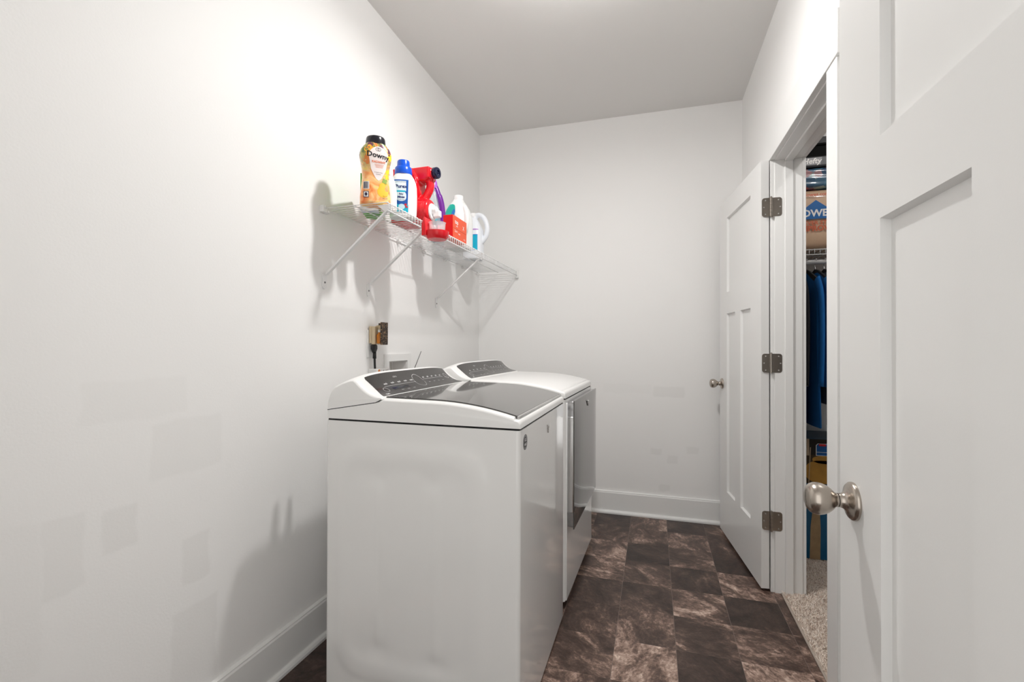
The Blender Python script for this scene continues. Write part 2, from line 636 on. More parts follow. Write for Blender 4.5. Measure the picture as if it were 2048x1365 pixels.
# carpet pile in the part of the closet that shows
def carpet():
    rn = random.Random(3)
    bm = bmesh.new()
    n = 0
    cl = bm.faces.layers.float.new('shade')
    while n < 26000:
        x = 1.85 + rn.random() * 0.62
        y = 1.55 + rn.random() * 1.5
        if x < XJ + 0.02 and not (YD0 < y < YD1 - 0.0): continue
        if (x - 1.85) > 0.15 + (y - 1.6) * 0.45: continue
        n += 1
        h = 0.010 + rn.random() * 0.008
        a = rn.random() * 2 * PI
        w = 0.0016 + rn.random() * 0.0012
        lx, ly = rn.gauss(0, .004), rn.gauss(0, .004)
        p = [(x + w * math.cos(a + k * 2.094), y + w * math.sin(a + k * 2.094), 0.003) for k in range(3)]
        q = [(x + lx + 0.8 * w * math.cos(a + 0.6 + k * 2.094), y + ly + 0.8 * w * math.sin(a + 0.6 + k * 2.094), h) for k in range(3)]
        vb = [bm.verts.new(v) for v in p]
        vt = [bm.verts.new(v) for v in q]
        sh = rn.random()
        fs = [bm.faces.new((vb[i], vb[(i + 1) % 3], vt[(i + 1) % 3], vt[i])) for i in range(3)]
        fs.append(bm.faces.new(vt))
        for f in fs: f[cl] = sh
    M = mat('beige carpet pile', (0.6, 0.5, 0.45), rough=0.95, spec=0.1)
    g = NT(M)
    at = g.n('ShaderNodeAttribute', attribute_name='shade')
    g.l(g.ramp(at.outputs['Fac'], [(0.0, (0.50, 0.40, 0.34)), (0.25, (0.84, 0.74, 0.66)), (1.0, (0.95, 0.89, 0.82))]), g.b.inputs['Base Color'])
    o = obj('carpet', bm, M)
    tag(o, 'beige cut pile carpet covering the closet floor', 'carpet', kind='stuff')


carpet()


# baseboards: board, eased cap and shoe moulding
def baseboard(name, pts, m=MTRIM):
    """pts: along-wall segments (axis, wall coordinate, inward sign, lo, hi)"""
    bm = bmesh.new()
    for axis, w, s, lo, hi in pts:
        prof = [(0, 0), (0.030, 0), (0.030, 0.010), (0.025, 0.018), (0.016, 0.021), (0.015, 0.024), (0.015, 0.139), (0.012, 0.145), (0.012, 0.149), (0, 0.153)]
        pr = [(w + s * a, z) for a, z in prof]
        prism(bm, pr, axis, lo, hi)
    return struct(name, bm, m)


baseboard('baseboard_left', [('y', 0, 1, 0.095, YB)])
baseboard('baseboard_back', [('x', YB, -1, 0.0, XR)])
baseboard('baseboard_right', [('y', XR, -1, 0.095, YD0 - 0.11), ('y', XR, -1, YD1 + 0.11, YB - 0.0)])

# closet door frame: side jambs with stops, casings and a flat header
bm = bmesh.new()
box(bm, XR - 0.001, XJ + 0.001, YD1, YD1 + 0.02, 0, ZD + 0.02)
box(bm, XR - 0.001, XJ + 0.001, YD0 - 0.02, YD0, 0, ZD + 0.02)
box(bm, XR - 0.001, XJ + 0.001, YD0, YD1, ZD, ZD + 0.02)
o = struct('trim_4', bm, MTRIM)
bevel(o, 0.0015)
bm = bmesh.new()
box(bm, 1.854, 1.889, YD1 - 0.011, YD1, 0, ZD)
box(bm, 1.854, 1.889, YD0, YD0 + 0.011, 0, ZD)
box(bm, 1.854, 1.889, YD0, YD1, ZD - 0.011, ZD)
o = struct('trim_5', bm, MTRIM)
bevel(o, 0.002)
o = struct('trim_6', boxes((1.796, XR, YD0 - 0.093, YD0 - 0.005, 0, 2.045), (1.796, XR, YD1 + 0.005, YD1 + 0.093, 0, 2.045)), MTRIM)
bevel(o, 0.002)
o = struct('trim_7', boxes((1.792, XR, YD0 - 0.112, YD1 + 0.112, 2.045, 2.182)), MTRIM)
bevel(o, 0.002)
o = struct('trim_8', boxes((XJ, XJ + 0.017, YD1 + 0.005, YD1 + 0.093, 0, 2.045), (XJ, XJ + 0.017, YD0 - 0.093, YD0 - 0.005, 0, 2.045), (XJ, XJ + 0.02, YD0 - 0.11, YD1 + 0.11, 2.045, 2.18)), MTRIM)
bevel(o, 0.002)


# ------------------------------------------------------------ panel doors
def panel_door(name, w, h, th, stile, mull, z_lo, z_mid0, z_mid1, z_top, parent_loc, rot, rec=0.013, bev=0.004):
    """slab in local x = along width from the hinge, y = thickness (0..th), z up; one panel above two"""
    s0, s1 = stile, w - stile
    c0, c1 = w / 2 - mull / 2, w / 2 + mull / 2
    pan = [(s0, s1, z_mid1, z_top), (s0, c0, z_lo, z_mid0), (c1, s1, z_lo, z_mid0)]
    bm = bmesh.new()
    for face in (0, 1):
        yf = 0 if face == 0 else th
        yp = rec if face == 0 else th - rec
        rects = [(0, s0, 0, h), (s1, w, 0, h), (s0, s1, 0, z_lo), (s0, s1, z_mid0, z_mid1), (s0, s1, z_top, h), (c0, c1, z_lo, z_mid0)]
        for a, b, z0, z1 in rects:
            bm.faces.new([bm.verts.new(p) for p in ((a, yf, z0), (b, yf, z0), (b, yf, z1), (a, yf, z1))])
        for a, b, z0, z1 in pan:
            o_ = [(a, yf, z0), (b, yf, z0), (b, yf, z1), (a, yf, z1)]
            i_ = [(a + bev, yp, z0 + bev), (b - bev, yp, z0 + bev), (b - bev, yp, z1 - bev), (a + bev, yp, z1 - bev)]
            vo = [bm.verts.new(p) for p in o_]
            vi = [bm.verts.new(p) for p in i_]
            for k in range(4):
                bm.faces.new((vo[k], vo[(k + 1) % 4], vi[(k + 1) % 4], vi[k]))
            bm.faces.new(vi)
    for q in (((0, 0, 0), (0, th, 0), (0, th, h), (0, 0, h)), ((w, 0, 0), (w, th, 0), (w, th, h), (w, 0, h)),
              ((0, 0, 0), (w, 0, 0), (w, th, 0), (0, th, 0)), ((0, 0, h), (w, 0, h), (w, th, h), (0, th, h))):
        bm.faces.new([bm.verts.new(p) for p in q])
    bmesh.ops.remove_doubles(bm, verts=bm.verts, dist=0.0001)
    o = struct(name, bm, MDOOR)
    o.location = parent_loc
    o.rotation_euler = (0, 0, rot)
    return o


KNOB = [(0.0325, 0), (0.0330, 0.002), (0.0325, 0.005), (0.0290, 0.0085), (0.0225, 0.0105), (0.0165, 0.0135), (0.0130, 0.018), (0.0118, 0.0235), (0.0120, 0.0245),
        (0.0105, 0.0250), (0.0105, 0.0258), (0.0122, 0.0262), (0.0122, 0.0285), (0.0145, 0.0308), (0.0190, 0.0350), (0.0232, 0.0405), (0.0264, 0.0475), (0.0279, 0.0545), (0.0274, 0.0615),
        (0.0247, 0.0675), (0.0197, 0.0720), (0.0115, 0.0748), (0.0, 0.0757)]


def add_knob(door, x, z, y, sgn):
    bm = bmesh.new()
    lathe(bm, [(r, h * 0.99) for r, h in KNOB[:9]] , (x, y, z), (0, sgn, 0), 48)
    r = obj('rose', bm, MNICK, door, auto=45)
    bm = bmesh.new()
    lathe(bm, KNOB[9:], (x, y, z), (0, sgn, 0), 48)
    k = obj('knob', bm, MNICK, door, auto=45)
    tag(k, 'brushed nickel egg shaped knob')
    return k


def latch(door, x, z, th):
    o = obj('latch_plate', bx(x, x + 0.0015, th / 2 - 0.0125, th / 2 + 0.0125, z - 0.028, z + 0.028), MNICK, door)
    bm = bmesh.new()
    lathe(bm, [(0.007, 0), (0.007, 0.008), (0.004, 0.011)], (x, th / 2, z), (1, 0, 0), 12)
    obj('latch_bolt', bm, MNICK, door, auto=40)


# entrance door, opened flat along the right wall; visible face looks towards the washer (-x)
W1 = 0.86
d1 = panel_door('door_1', W1, 2.03, 0.035, 0.163, 0.10, 0.27, 1.348, 1.476, 1.905, (1.635, 0.157, 0.015), PI / 2)
add_knob(d1, W1 - 0.063, 0.879, 0.035, 1)
add_knob(d1, W1 - 0.063, 0.879, 0.0, -1)
latch(d1, W1, 0.879, 0.035)
# closet door, swung back almost against the wall
ang2 = math.atan2(3.213 - 2.468, 1.669 - 1.755)
W2 = 0.752
th = 0.035
# local +y must point away from the room: shift so that local y=th is the room face
nx, ny = -math.sin(ang2), math.cos(ang2)
d2 = panel_door('door_2', W2, 2.03, th, 0.157, 0.10, 0.27, 1.340, 1.468, 1.915, (1.755 - nx * th, 2.468 - ny * th, 0.015), ang2)
add_knob(d2, W2 - 0.060, 0.912, th, 1)
add_knob(d2, W2 - 0.060, 0.912, 0.0, -1)
latch(d2, W2, 0.912, th)
MSCREW = mat('screw head', (0.75, 0.74, 0.72), rough=0.25, metal=1.0)


def hinge(door, z):
    """leaf on the door edge, leaf on the jamb, barrel between; world coordinates, children of the door"""
    inv = door.matrix_basis.inverted()
    def leaf(x0, x1, y, roundleft):
        bm = bmesh.new()
        w = x1 - x0
        pts = []
        r = 0.012
        zc0, zc1 = z - 0.0445, z + 0.0445
        if roundleft:
            pts = [(x1, zc0), (x1, zc1)]
            for k in range(7):
                a = R(90 + 15 * k); pts.append((x0 + r + r * math.cos(a), zc1 - r + r * math.sin(a)))
            for k in range(7):
                a = R(180 + 15 * k); pts.append((x0 + r + r * math.cos(a), zc0 + r + r * math.sin(a)))
        else:
            pts = [(x0, zc1), (x0, zc0)]
            for k in range(7):
                a = R(270 + 15 * k); pts.append((x1 - r + r * math.cos(a), zc0 + r + r * math.sin(a)))
            for k in range(7):
                a = R(0 + 15 * k); pts.append((x1 - r + r * math.cos(a), zc1 - r + r * math.sin(a)))
        prism(bm, pts, 'y', y - 0.0022, y)
        return bm
    par = bpy.data.objects.new('hinge', None)
    C.objects.link(par)
    par.parent = door
    par.matrix_parent_inverse = inv
    par.location = (0, 0, 0)
    a = obj('hinge_leaf', leaf(1.7585, 1.7905, 2.4685, True), MHINGE, par)
    b = obj('hinge_leaf', leaf(1.8030, 1.8440, 2.4690, False), MHINGE, par)
    bm = bmesh.new()
    for k in range(5):
        z0 = z - 0.0445 + k * 0.0178
        lathe(bm, [(0.0066, 0.0004), (0.0066, 0.0172)], (1.797, 2.4615, z0), (0, 0, 1), 16)
    lathe(bm, [(0.0045, 0), (0.0045, 0.097), (0.002, 0.099)], (1.797, 2.4615, z - 0.0485), (0, 0, 1), 12)
    obj('hinge_pin', bm, MHINGE, par, auto=40)
    for i, (sx, sz) in enumerate(((1.773, 0.033), (1.766, 0), (1.773, -0.033), (1.828, 0.033), (1.836, 0), (1.828, -0.033))):
        bm = bmesh.new()
        lathe(bm, [(0.0036, 0), (0.0034, 0.0008), (0.001, 0.0004), (0.0, 0.0002)], (sx, 2.4662, z + sz), (0, -1, 0), 12)
        obj('screw', bm, MSCREW, par, auto=40)


for z in (0.337, 1.081, 1.820):
    hinge(d2, z)

# ============================================================ CEILING LIGHT
lt = thing('ceiling_light', 'flush mounted white glass dome light on the laundry ceiling', 'light', (LAMP[0], LAMP[1], ZC))
bm = bmesh.new()
lathe(bm, [(0.0, 0), (0.095, 0), (0.10, -0.006), (0.10, -0.02), (0.094, -0.025), (0.0, -0.025)], (0, 0, 0), (0, 0, 1), 40)
obj('base_plate', bm, MNICK, lt, auto=40)
ml = lamp('lamp_bulb', LAMP, LAMP_W, 0.045)
ml.parent = lt
ml.location = (0, 0, LAMP[2] - ZC - 0.02)
al = bpy.data.lights.new('lamp_disc', 'AREA')
al.shape = 'DISK'
al.size = 0.10
al.energy = DISC_W
al.color = (1, 0.985, 0.965)
ao = bpy.data.objects.new('lamp_disc', al)
C.objects.link(ao)
ao.parent = lt
ao.location = (0, 0, LAMP[2] - ZC - 0.03)
hl = thing('hall_fill', 'added fill light at the hallway ceiling, unseen behind the open laundry door', 'light', (1.75, -0.75, ZC))  # added fill from behind the camera; its ring and fixture are invented
bm = bmesh.new()
lathe(bm, [(0.085, 0), (0.085, -0.004), (0.07, -0.006), (0.068, 0)], (0, 0, 0), (0, 0, 1), 32)
obj('hall_fill_ring', bm, MPLAST, hl, auto=40)
cl_ = thing('closet_fill', 'added fill light at the closet ceiling, out of view', 'light', (2.45, 1.75, ZC))  # invented lamp, added to brighten the closet contents and carpet
bm = bmesh.new()
lathe(bm, [(0.0, 0), (0.075, 0), (0.08, -0.006), (0.08, -0.02), (0.0, -0.025)], (0, 0, 0), (0, 0, 1), 32)
obj('base_plate', bm, MNICK, cl_, auto=40)
cbulb = lamp('closet_fill_lamp', (0, 0, -0.09), 11.0, 0.06)
cbulb.parent = cl_
hb = lamp('hall_fill_lamp', (0, 0, -0.04), HALL_FILL_W, 0.05)
hb.parent = hl


# ============================================================ WASHER AND DRYER
def machine(name, label, y0, wid, x0, x1, ztop, glass_lid, rz, base_z=0.012, dz=0.0):
    """laundry machine. local x = depth (0 at the back), y = width, z up"""
    t = thing(name, label, 'washing machine' if glass_lid else 'dryer', (x0, y0, 0), rz)
    D = x1 - x0
    Wd = wid
    # cabinet with stamped side panels
    bm = bmesh.new()
    nx_, nz_ = 84, 110
    def stamp(u, v):
        # u depth 0..1, v height 0..1 : raised rounded field, two shallow vertical ribs and round dimples
        def rr(u0, u1, v0, v1, r, w):
            cx, cz, hx, hz = (u0 + u1) / 2, (v0 + v1) / 2, (u1 - u0) / 2 - r, (v1 - v0) / 2 - r
            dx, dzz = max(abs(u - cx) - hx, 0), max(abs(v - cz) - hz, 0)
            d = math.hypot(dx, dzz) - r
            return 1 / (1 + math.exp(d / w))
        def gs(a, s): return math.exp(-(a / s) ** 2)
        h = 0.0060 * rr(0.07 * D, 0.84 * D, 0.10, ztop - 0.07, 0.09, 0.008)
        h -= 0.0042 * rr(0.13 * D, 0.76 * D, 0.16, ztop - 0.13, 0.07, 0.008)
        seg = lambda a0, a1: 1 / (1 + math.exp((a0 - v) / 0.02)) / (1 + math.exp((v - a1) / 0.02))
        h += 0.0030 * gs(u - 0.30 * D, 0.012) * seg(0.22, 0.72)
        h += 0.0030 * gs(u - 0.60 * D, 0.014) * seg(0.20, 0.72)
        for (cu, cv) in ((0.30 * D, 0.20), (0.60 * D, 0.19), (0.30 * D, 0.74), (0.58 * D, 0.74)):
            h -= 0.0045 * math.exp(-(((u - cu) / 0.03) ** 2 + ((v - cv) / 0.025) ** 2))
        return h
    r = 0.012
    def sidep(i, j, near):
        u = r + (D - 2 * r) * i / nx_
        v = base_z + (ztop - 0.003 - base_z) * j / nz_
        h = stamp(u, v)
        return (u, -h if near else Wd + h, v)
    for near in (True, False):
        g_ = [[bm.verts.new(sidep(i, j, near)) for j in range(nz_ + 1)] for i in range(nx_ + 1)]
        for i in range(nx_):
            for j in range(nz_):
                bm.faces.new((g_[i][j], g_[i + 1][j], g_[i + 1][j + 1], g_[i][j + 1]))
    # front, back and rounded corners as one strip
    def corner(cx, cy, a0, a1, n=6):
        return [(cx + r * math.cos(R(a0 + (a1 - a0) * k / n)), cy + r * math.sin(R(a0 + (a1 - a0) * k / n))) for k in range(n + 1)]
    front = corner(D - r, r, -90, 0) + corner(D - r, Wd - r, 0, 90)
    back = corner(r, Wd - r, 90, 180) + corner(r, r, 180, 270)
    for strip in (front, back):
        lo = [bm.verts.new((p[0], p[1], base_z)) for p in strip]
        hi = [bm.verts.new((p[0], p[1], ztop - 0.003)) for p in strip]
        for k in range(len(strip) - 1):
            bm.faces.new((lo[k], lo[k + 1], hi[k + 1], hi[k]))
    full = front + back
    for zz in (base_z, ztop - 0.003):
        bm.faces.new([bm.verts.new((p[0], p[1], zz)) for p in full])
    bmesh.ops.remove_doubles(bm, verts=bm.verts, dist=0.0002)
    obj('cabinet', bm, MW, t, auto=40)
    # dark seam under the top
    obj('seam', bx(0.006, D - 0.004, 0.004, Wd - 0.004, ztop - 0.004, ztop + 0.004), MDARK, t)
    # feet
    for fx in (0.06, D - 0.06):
        for fy in (0.06, Wd - 0.06):
            bm = bmesh.new()
            lathe(bm, [(0.018, 0), (0.018, 0.008), (0.008, 0.010), (0.008, 0.02)], (fx, fy, 0), (0, 0, 1), 12)
            obj('foot', bm, MBLK, t, auto=40)
    # --- top deck (a crowned rounded slab) : x from console front to cabinet front
    xc = 0.213                       # where the console meets the deck
    def deck_z(x):
        return ztop + 0.0755 - 0.003 * (x - xc) / 0.2 - 0.0345 * (max(0.0, x - 0.385) / 0.265) ** 2 + dz
    def deck_profile(ins, drop):
        """outline in x,z of the deck section, ins = inset from the ends, drop = lowering of the crown"""
        pts = [(0.004, ztop + 0.003), (0.004, ztop + 0.030), (0.186, ztop + 0.060), (0.200, ztop + 0.0725 - drop)]
        k = 18
        rr_ = 0.014
        xe = D - rr_ - ins
        lip = 0.0055 if glass_lid else 0.002
        for i in range(k + 1):
            x = xc + (xe - 0.006 - xc) * i / k
            pts.append((x, deck_z(x) - drop * 0.8))
        zf = deck_z(D - rr_) - drop * 0.45 - lip
        pts.append((xe - 0.004, zf + 0.0002))
        for i in range(0, 7):
            a = R(90 - 15 * i)
            pts.append((xe + rr_ * math.cos(a), zf - rr_ + rr_ * math.sin(a)))
        pts.append((D + 0.001 - ins, ztop + 0.003))
        return pts
    st = [(0.0, 0.0, 0.014), (0.0008, 0.0, 0.0100), (0.003, 0.0, 0.0062), (0.0070, 0, 0.0028), (0.012, 0, 0.0008), (0.018, 0, 0.0)]
    rings = []
    for yy, ins, dr in st:
        rings.append([(p[0], yy, p[1]) for p in deck_profile(ins, dr)])
    for yy, ins, dr in reversed(st):
        rings.append([(p[0], Wd - yy, p[1]) for p in deck_profile(ins, dr)])
    bm = bmesh.new()
    loft(bm, rings)
    obj('top_deck', bm, MCON, t, auto=50)
    # --- console: lofted along the width; arched crest, flared foot
    XA, XB, ZB = 0.110, 0.202, 0.0785
    def crest(y):
        q = abs(2 * y / Wd - 1)
        return ztop + 0.151 - 0.020 * q ** 5
    def console_ring(y, e):
        """e = 0 at the ends .. 1 inside; gently arched crest on top"""
        zc = crest(y)
        dd = (1 - e)
        pts = [(0.004, ztop + 0.0315), (0.005 + 0.004 * dd, ztop + 0.06), (0.012 + 0.004 * dd, zc - 0.046 - 0.006 * dd),
               (0.026 + 0.004 * dd, zc - 0.027 - 0.005 * dd), (0.058, zc - 0.012 - 0.005 * dd),
               (0.090, zc - 0.0015 - 0.005 * dd), (0.101, zc - 0.006 * dd), (XA - 0.002 * dd, zc - 0.003 - 0.008 * dd)]
        xa, za = XA - 0.002 * dd, zc - 0.003 - 0.008 * dd
        zb2 = ztop + ZB - 0.004 * dd
        for k in range(1, 11):
            u = k / 10
            pts.append((xa + (XB + 0.004 - xa) * u, za + (zb2 - za) * u - 0.011 * math.sin(PI * u) - 0.004 * dd * math.sin(PI * u)))
        pts += [(XB + 0.008, zb2 - 0.004), (XB + 0.004, ztop + 0.0735 - 0.002), (0.188, ztop + 0.0615)]
        return [(p[0], y, p[1]) for p in pts]
    ys = [(0.0, 0.0), (0.0012, 0.35), (0.004, 0.6), (0.009, 0.82), (0.016, 0.95), (0.024, 1.0)]
    rings = [console_ring(y, e) for y, e in ys]
    nmid = 22
    rings += [console_ring(0.024 + (Wd - 0.048) * k / nmid, 1.0) for k in range(1, nmid)]
    rings += [console_ring(Wd - y, e) for y, e in reversed(ys)]
    bm = bmesh.new()
    loft(bm, rings)
    obj('console', bm, MCON, t, auto=60)
    # seam between console and deck on the near end
    for yy in (-0.0006, Wd - 0.0006):
        bm = bmesh.new()
        tube(bm, [(0.005, yy + 0.0006, ztop + 0.031), (0.187, yy + 0.0006, ztop + 0.061), (0.201, yy + 0.0006, ztop + 0.068), (0.208, yy + 0.0060, ztop + 0.0745)], 0.0012, 6)
        obj('seam', bm, MDARK, t, smooth=True)
    # --- dark control panel lying on the sloped face
    def face_pt(y, u, off):
        """u 0 crest .. 1 foot"""
        za = crest(y) - 0.003
        zb2 = ztop + ZB
        xa, xb = XA, XB
        x = xa + (xb - xa) * u
        z = za + (zb2 - za) * u - 0.011 * math.sin(PI * u)
        nx2, nz2 = (za - zb2), (xb - xa)
        l = math.hypot(nx2, nz2)
        return Vector((x + off * nx2 / l, y, z + off * nz2 / l))
    def ends(u):
        e = 0.040 + 0.010 * math.sin(PI * min(1, u * 1.1)) - 0.018 * u ** 2
        if u < 0.10: e += 0.010 * (1 - u / 0.10) ** 2
        return e
    bm = bmesh.new()
    NU, NY = 16, 30
    top, bot = [], []
    for i in range(NU + 1):
        u = 0.03 + 0.975 * i / NU
        e = ends(u)
        top.append([bm.verts.new(face_pt(e + (Wd - 2 * e) * j / NY, u, 0.0022)) for j in range(NY + 1)])
        bot.append([bm.verts.new(face_pt(e + (Wd - 2 * e) * j / NY, u, -0.002)) for j in range(NY + 1)])
    for i in range(NU):
        for j in range(NY):
            bm.faces.new((top[i][j], top[i][j + 1], top[i + 1][j + 1], top[i + 1][j]))
        bm.faces.new((top[i][0], top[i + 1][0], bot[i + 1][0], bot[i][0]))
        bm.faces.new((top[i][NY], top[i + 1][NY], bot[i + 1][NY], bot[i][NY]))
    for j in range(NY):
        bm.faces.new((top[0][j], top[0][j + 1], bot[0][j + 1], bot[0][j]))
        bm.faces.new((top[NU][j], top[NU][j + 1], bot[NU][j + 1], bot[NU][j]))
    pan = obj('control_panel', bm, MPANEL, t, auto=50)
    # printing: y increases away; text reads with x to the right when facing the machine (from +x), i.e. along +y
    bm = bmesh.new()
    def fp(yc, uc):
        return lambda x, y: face_pt(yc + x, uc - y / 0.117, 0.0028)
    def tx(s, size, yc, uc, **k):
        put_text(bm, s, size, fp(yc * Wd, uc), **k)
    tx('cabrio', 0.011, 0.30, 0.20, align='CENTER')
    for yy in (0.17, 0.235, 0.30, 0.365, 0.43):
        tx('wash' if glass_lid else 'dry', 0.011, yy, 0.40, bold=0.0003)
    for yy in (0.58, 0.635, 0.69, 0.745, 0.80):
        tx('soil', 0.0105, yy, 0.36, bold=0.0003)
    for yy in (0.60, 0.66, 0.72, 0.78):
        tx('time', 0.008, yy, 0.62)
    for yy in (0.25, 0.31, 0.37):
        tx('rinse', 0.008, yy, 0.80, bold=0.0002)
    tx('delay', 0.009, 0.86, 0.48)
    tx('OFF' if glass_lid else 'off', 0.013, 0.085, 0.92, bold=0.0006)
    tx('start', 0.010, 0.905, 0.66)
    # underline and arcs
    def arc(yc, uc, r_, a0, a1, w=0.0008, n=28):
        pr = []
        for k in range(n + 1):
            a = R(a0 + (a1 - a0) * k / n)
            pr.append([bm.verts.new(fp(yc * Wd, uc)((r_ + d) * math.cos(a), (r_ + d) * math.sin(a))) for d in (-w, w)])
        for a, b in zip(pr[:-1], pr[1:]):
            bm.faces.new((a[0], a[1], b[1], b[0]))
    for r_, yc, uc in ((0.034, 0.50, 0.50), (0.013, 0.125, 0.66), (0.015, 0.875, 0.42)):
        arc(yc, uc, r_, 0, 360 if r_ < 0.02 else 350)
    for (a, b, u) in ((0.14, 0.46, 0.50), (0.56, 0.82, 0.44)):
        q = [bm.verts.new(face_pt(a * Wd + (b - a) * Wd * k / 12, u, 0.0028)) for k in range(13)]
        w_ = [bm.verts.new(face_pt(a * Wd + (b - a) * Wd * k / 12, u + 0.010, 0.0028)) for k in range(13)]
        for k in range(12):
            bm.faces.new((q[k], q[k + 1], w_[k + 1], w_[k]))
    obj('panel_print', bm, MINK, pan)
    bm = bmesh.new()
    rows = [[bm.verts.new(face_pt((0.19 + 0.16 * j / 8) * Wd, 0.60 + 0.13 * i / 3, 0.0026)) for j in range(9)] for i in range(4)]
    for i in range(3):
        for j in range(8):
            bm.faces.new((rows[i][j], rows[i][j + 1], rows[i + 1][j + 1], rows[i + 1][j]))
    obj('display', bm, mat('display window', (0.012, 0.012, 0.016), rough=0.08), pan)
    return t, D, xc, deck_z


wash, D, xc, deck_z = machine('washing_machine', 'white top-loading washer with a smoked glass lid, nearest to the camera', 1.300, 0.686, 0.232, 0.897, 0.918, True, 0.0)
# smoked glass lid with a chrome front lip
bm = bmesh.new()
Wd = 0.686
NX, NY = 24, 12
gx0, gx1, gy0, gy1 = xc + 0.001, D - 0.014, 0.018, Wd - 0.018
T, B = [], []
for i in range(NX + 1):
    x = gx0 + (gx1 - gx0) * i / NX
    z = deck_z(x)
    T.append([bm.verts.new((x, gy0 + (gy1 - gy0) * j / NY, z + 0.004)) for j in range(NY + 1)])
    B.append([bm.verts.new((x, gy0 + (gy1 - gy0) * j / NY, z - 0.004)) for j in range(NY + 1)])
for i in range(NX):
    for j in range(NY):
        bm.faces.new((T[i][j], T[i][j + 1], T[i + 1][j + 1], T[i + 1][j]))
    bm.faces.new((T[i][0], T[i + 1][0], B[i + 1][0], B[i][0]))
    bm.faces.new((T[i][NY], T[i + 1][NY], B[i + 1][NY], B[i][NY]))
for j in range(NY):
    bm.faces.new((T[0][j], T[0][j + 1], B[0][j + 1], B[0][j]))
    bm.faces.new((T[NX][j], T[NX][j + 1], B[NX][j + 1], B[NX][j]))
lid = obj('lid', bm, MGLASS, wash, auto=40)
tag(lid, 'smoked dark glass lid')
bm = bmesh.new()
zf = deck_z(gx1)
prism(bm, [(gx1 - 0.004, zf - 0.0035), (gx1 + 0.004, zf - 0.0060), (gx1 + 0.0065, zf - 0.003), (gx1 + 0.0055, zf + 0.0015), (gx1 + 0.001, zf + 0.0038)], 'y', gy0, gy1)
o = obj('lid_handle', bm, MCHR, lid, auto=60)
bevel(o, 0.001)
obj('lid_gap', bx(gx1 - 0.012, gx1 + 0.001, gy0 + 0.004, gy1 - 0.004, zf - 0.012, zf - 0.004), MDARK, lid)
# round award sticker and bird-like chrome emblem on the front
bm = bmesh.new()
lathe(bm, [(0.0, 0), (0.0235, 0), (0.0235, 0.0006)], (D, 0.055, 0.873), (1, 0, 0), 40)
stk = obj('sticker', bm, mat('silver sticker', (0.33, 0.33, 0.34), rough=0.3, metal=0.6), wash)
bm = bmesh.new()
for k in range(40):
    a = 2 * PI * k / 40
    c_, s_ = math.cos(a), math.sin(a)
    p = [(D + 0.0012, 0.055 + rr_ * math.cos(a + dd), 0.873 + rr_ * math.sin(a + dd)) for rr_, dd in ((0.0205, -.04), (0.0225, -.04), (0.0225, .04), (0.0205, .04))]
    bm.faces.new([bm.verts.new(q) for q in p])
lathe(bm, [(0.0, 0.0008), (0.0165, 0.0008), (0.0165, 0.001)], (D, 0.055, 0.873), (1, 0, 0), 32)
obj('sticker_ring', bm, P('sticker black', (0.02, 0.02, 0.02)), stk)
bm = bmesh.new()
put_text(bm, 'U.S.', 0.013, lambda x, y: (D + 0.0016, 0.055 + x, 0.880 + y), bold=0.0004)
put_text(bm, 'BUILT', 0.009, lambda x, y: (D + 0.0016, 0.055 + x, 0.866 + y), bold=0.0004)
obj('sticker_print', bm, P('sticker white', (0.85, 0.85, 0.85)), stk)


def swirl(parent, x, y, z, s):
    """small swoosh emblem: two crossing arcs and a V"""
    bm = bmesh.new()
    for pts in ([(-1, .9), (-.55, .2), (0, -1), (.45, .1), (1, .95)], [(-.9, .1), (-.3, .45), (.5, .4), (.95, .0)], [(-.5, .9), (-.1, .1), (.2, -.5)]):
        tube(bm, spline([(x, y + a * s, z + b * s) for a, b in pts], 5), [0.0008 + 0.0012 * math.sin(PI * k / 20) for k in range(len(spline([(0, a, b) for a, b in pts], 5)))], 6)
    return obj('emblem', bm, MCHR, parent, smooth=True)


swirl(wash, D + 0.001, 0.370, 0.862, 0.016)

drz = -R(1.55)
dry, D2, xc2, dz2 = machine('clothes_dryer', 'white dryer with a wide dark glass front door, beside the back wall', 2.062, 0.737, 0.232, 0.893, 0.924, False, drz, base_z=0.03)
# square-sided front panel with vertical edge trims
bm = bmesh.new()
o = obj('front_panel', bx(D2 - 0.003, D2 + 0.006, 0.014, 0.737 - 0.014, 0.03, 0.905), MW, dry)
bevel(o, 0.003)
# door: chrome-sided frame and dark curved glass
bm = bmesh.new()
prism(bm, [(0.030, 0.352), (0.655, 0.352), (0.668, 0.375), (0.668, 0.895), (0.655, 0.912), (0.030, 0.912), (0.022, 0.900), (0.022, 0.368)], 'x', D2 + 0.004, D2 + 0.036)
df = obj('door_frame', bm, MSTEEL, dry, auto=30)
bevel(df, 0.002)
bm = bmesh.new()
rings = []
NZ, NYY = 20, 28
def gl(y, z):
    """gently bowed glass"""
    u = (y - 0.018) / 0.654
    v = (z - 0.348) / 0.567
    return D2 + 0.0375 + 0.008 * (1 - (2 * u - 1) ** 4) * (1 - (2 * v - 1) ** 6)
Tg = [[bm.verts.new((gl(0.018 + 0.654 * i / NYY, 0.348 + 0.567 * j / NZ), 0.018 + 0.654 * i / NYY, 0.348 + 0.567 * j / NZ)) for j in range(NZ + 1)] for i in range(NYY + 1)]
Bg = [[bm.verts.new((D2 + 0.033, 0.018 + 0.654 * i / NYY, 0.348 + 0.567 * j / NZ)) for j in range(NZ + 1)] for i in range(NYY + 1)]
for i in range(NYY):
    for j in range(NZ):
        bm.faces.new((Tg[i][j], Tg[i + 1][j], Tg[i + 1][j + 1], Tg[i][j + 1]))
    for j in (0, NZ):
        bm.faces.new((Tg[i][j], Tg[i + 1][j], Bg[i + 1][j], Bg[i][j]))
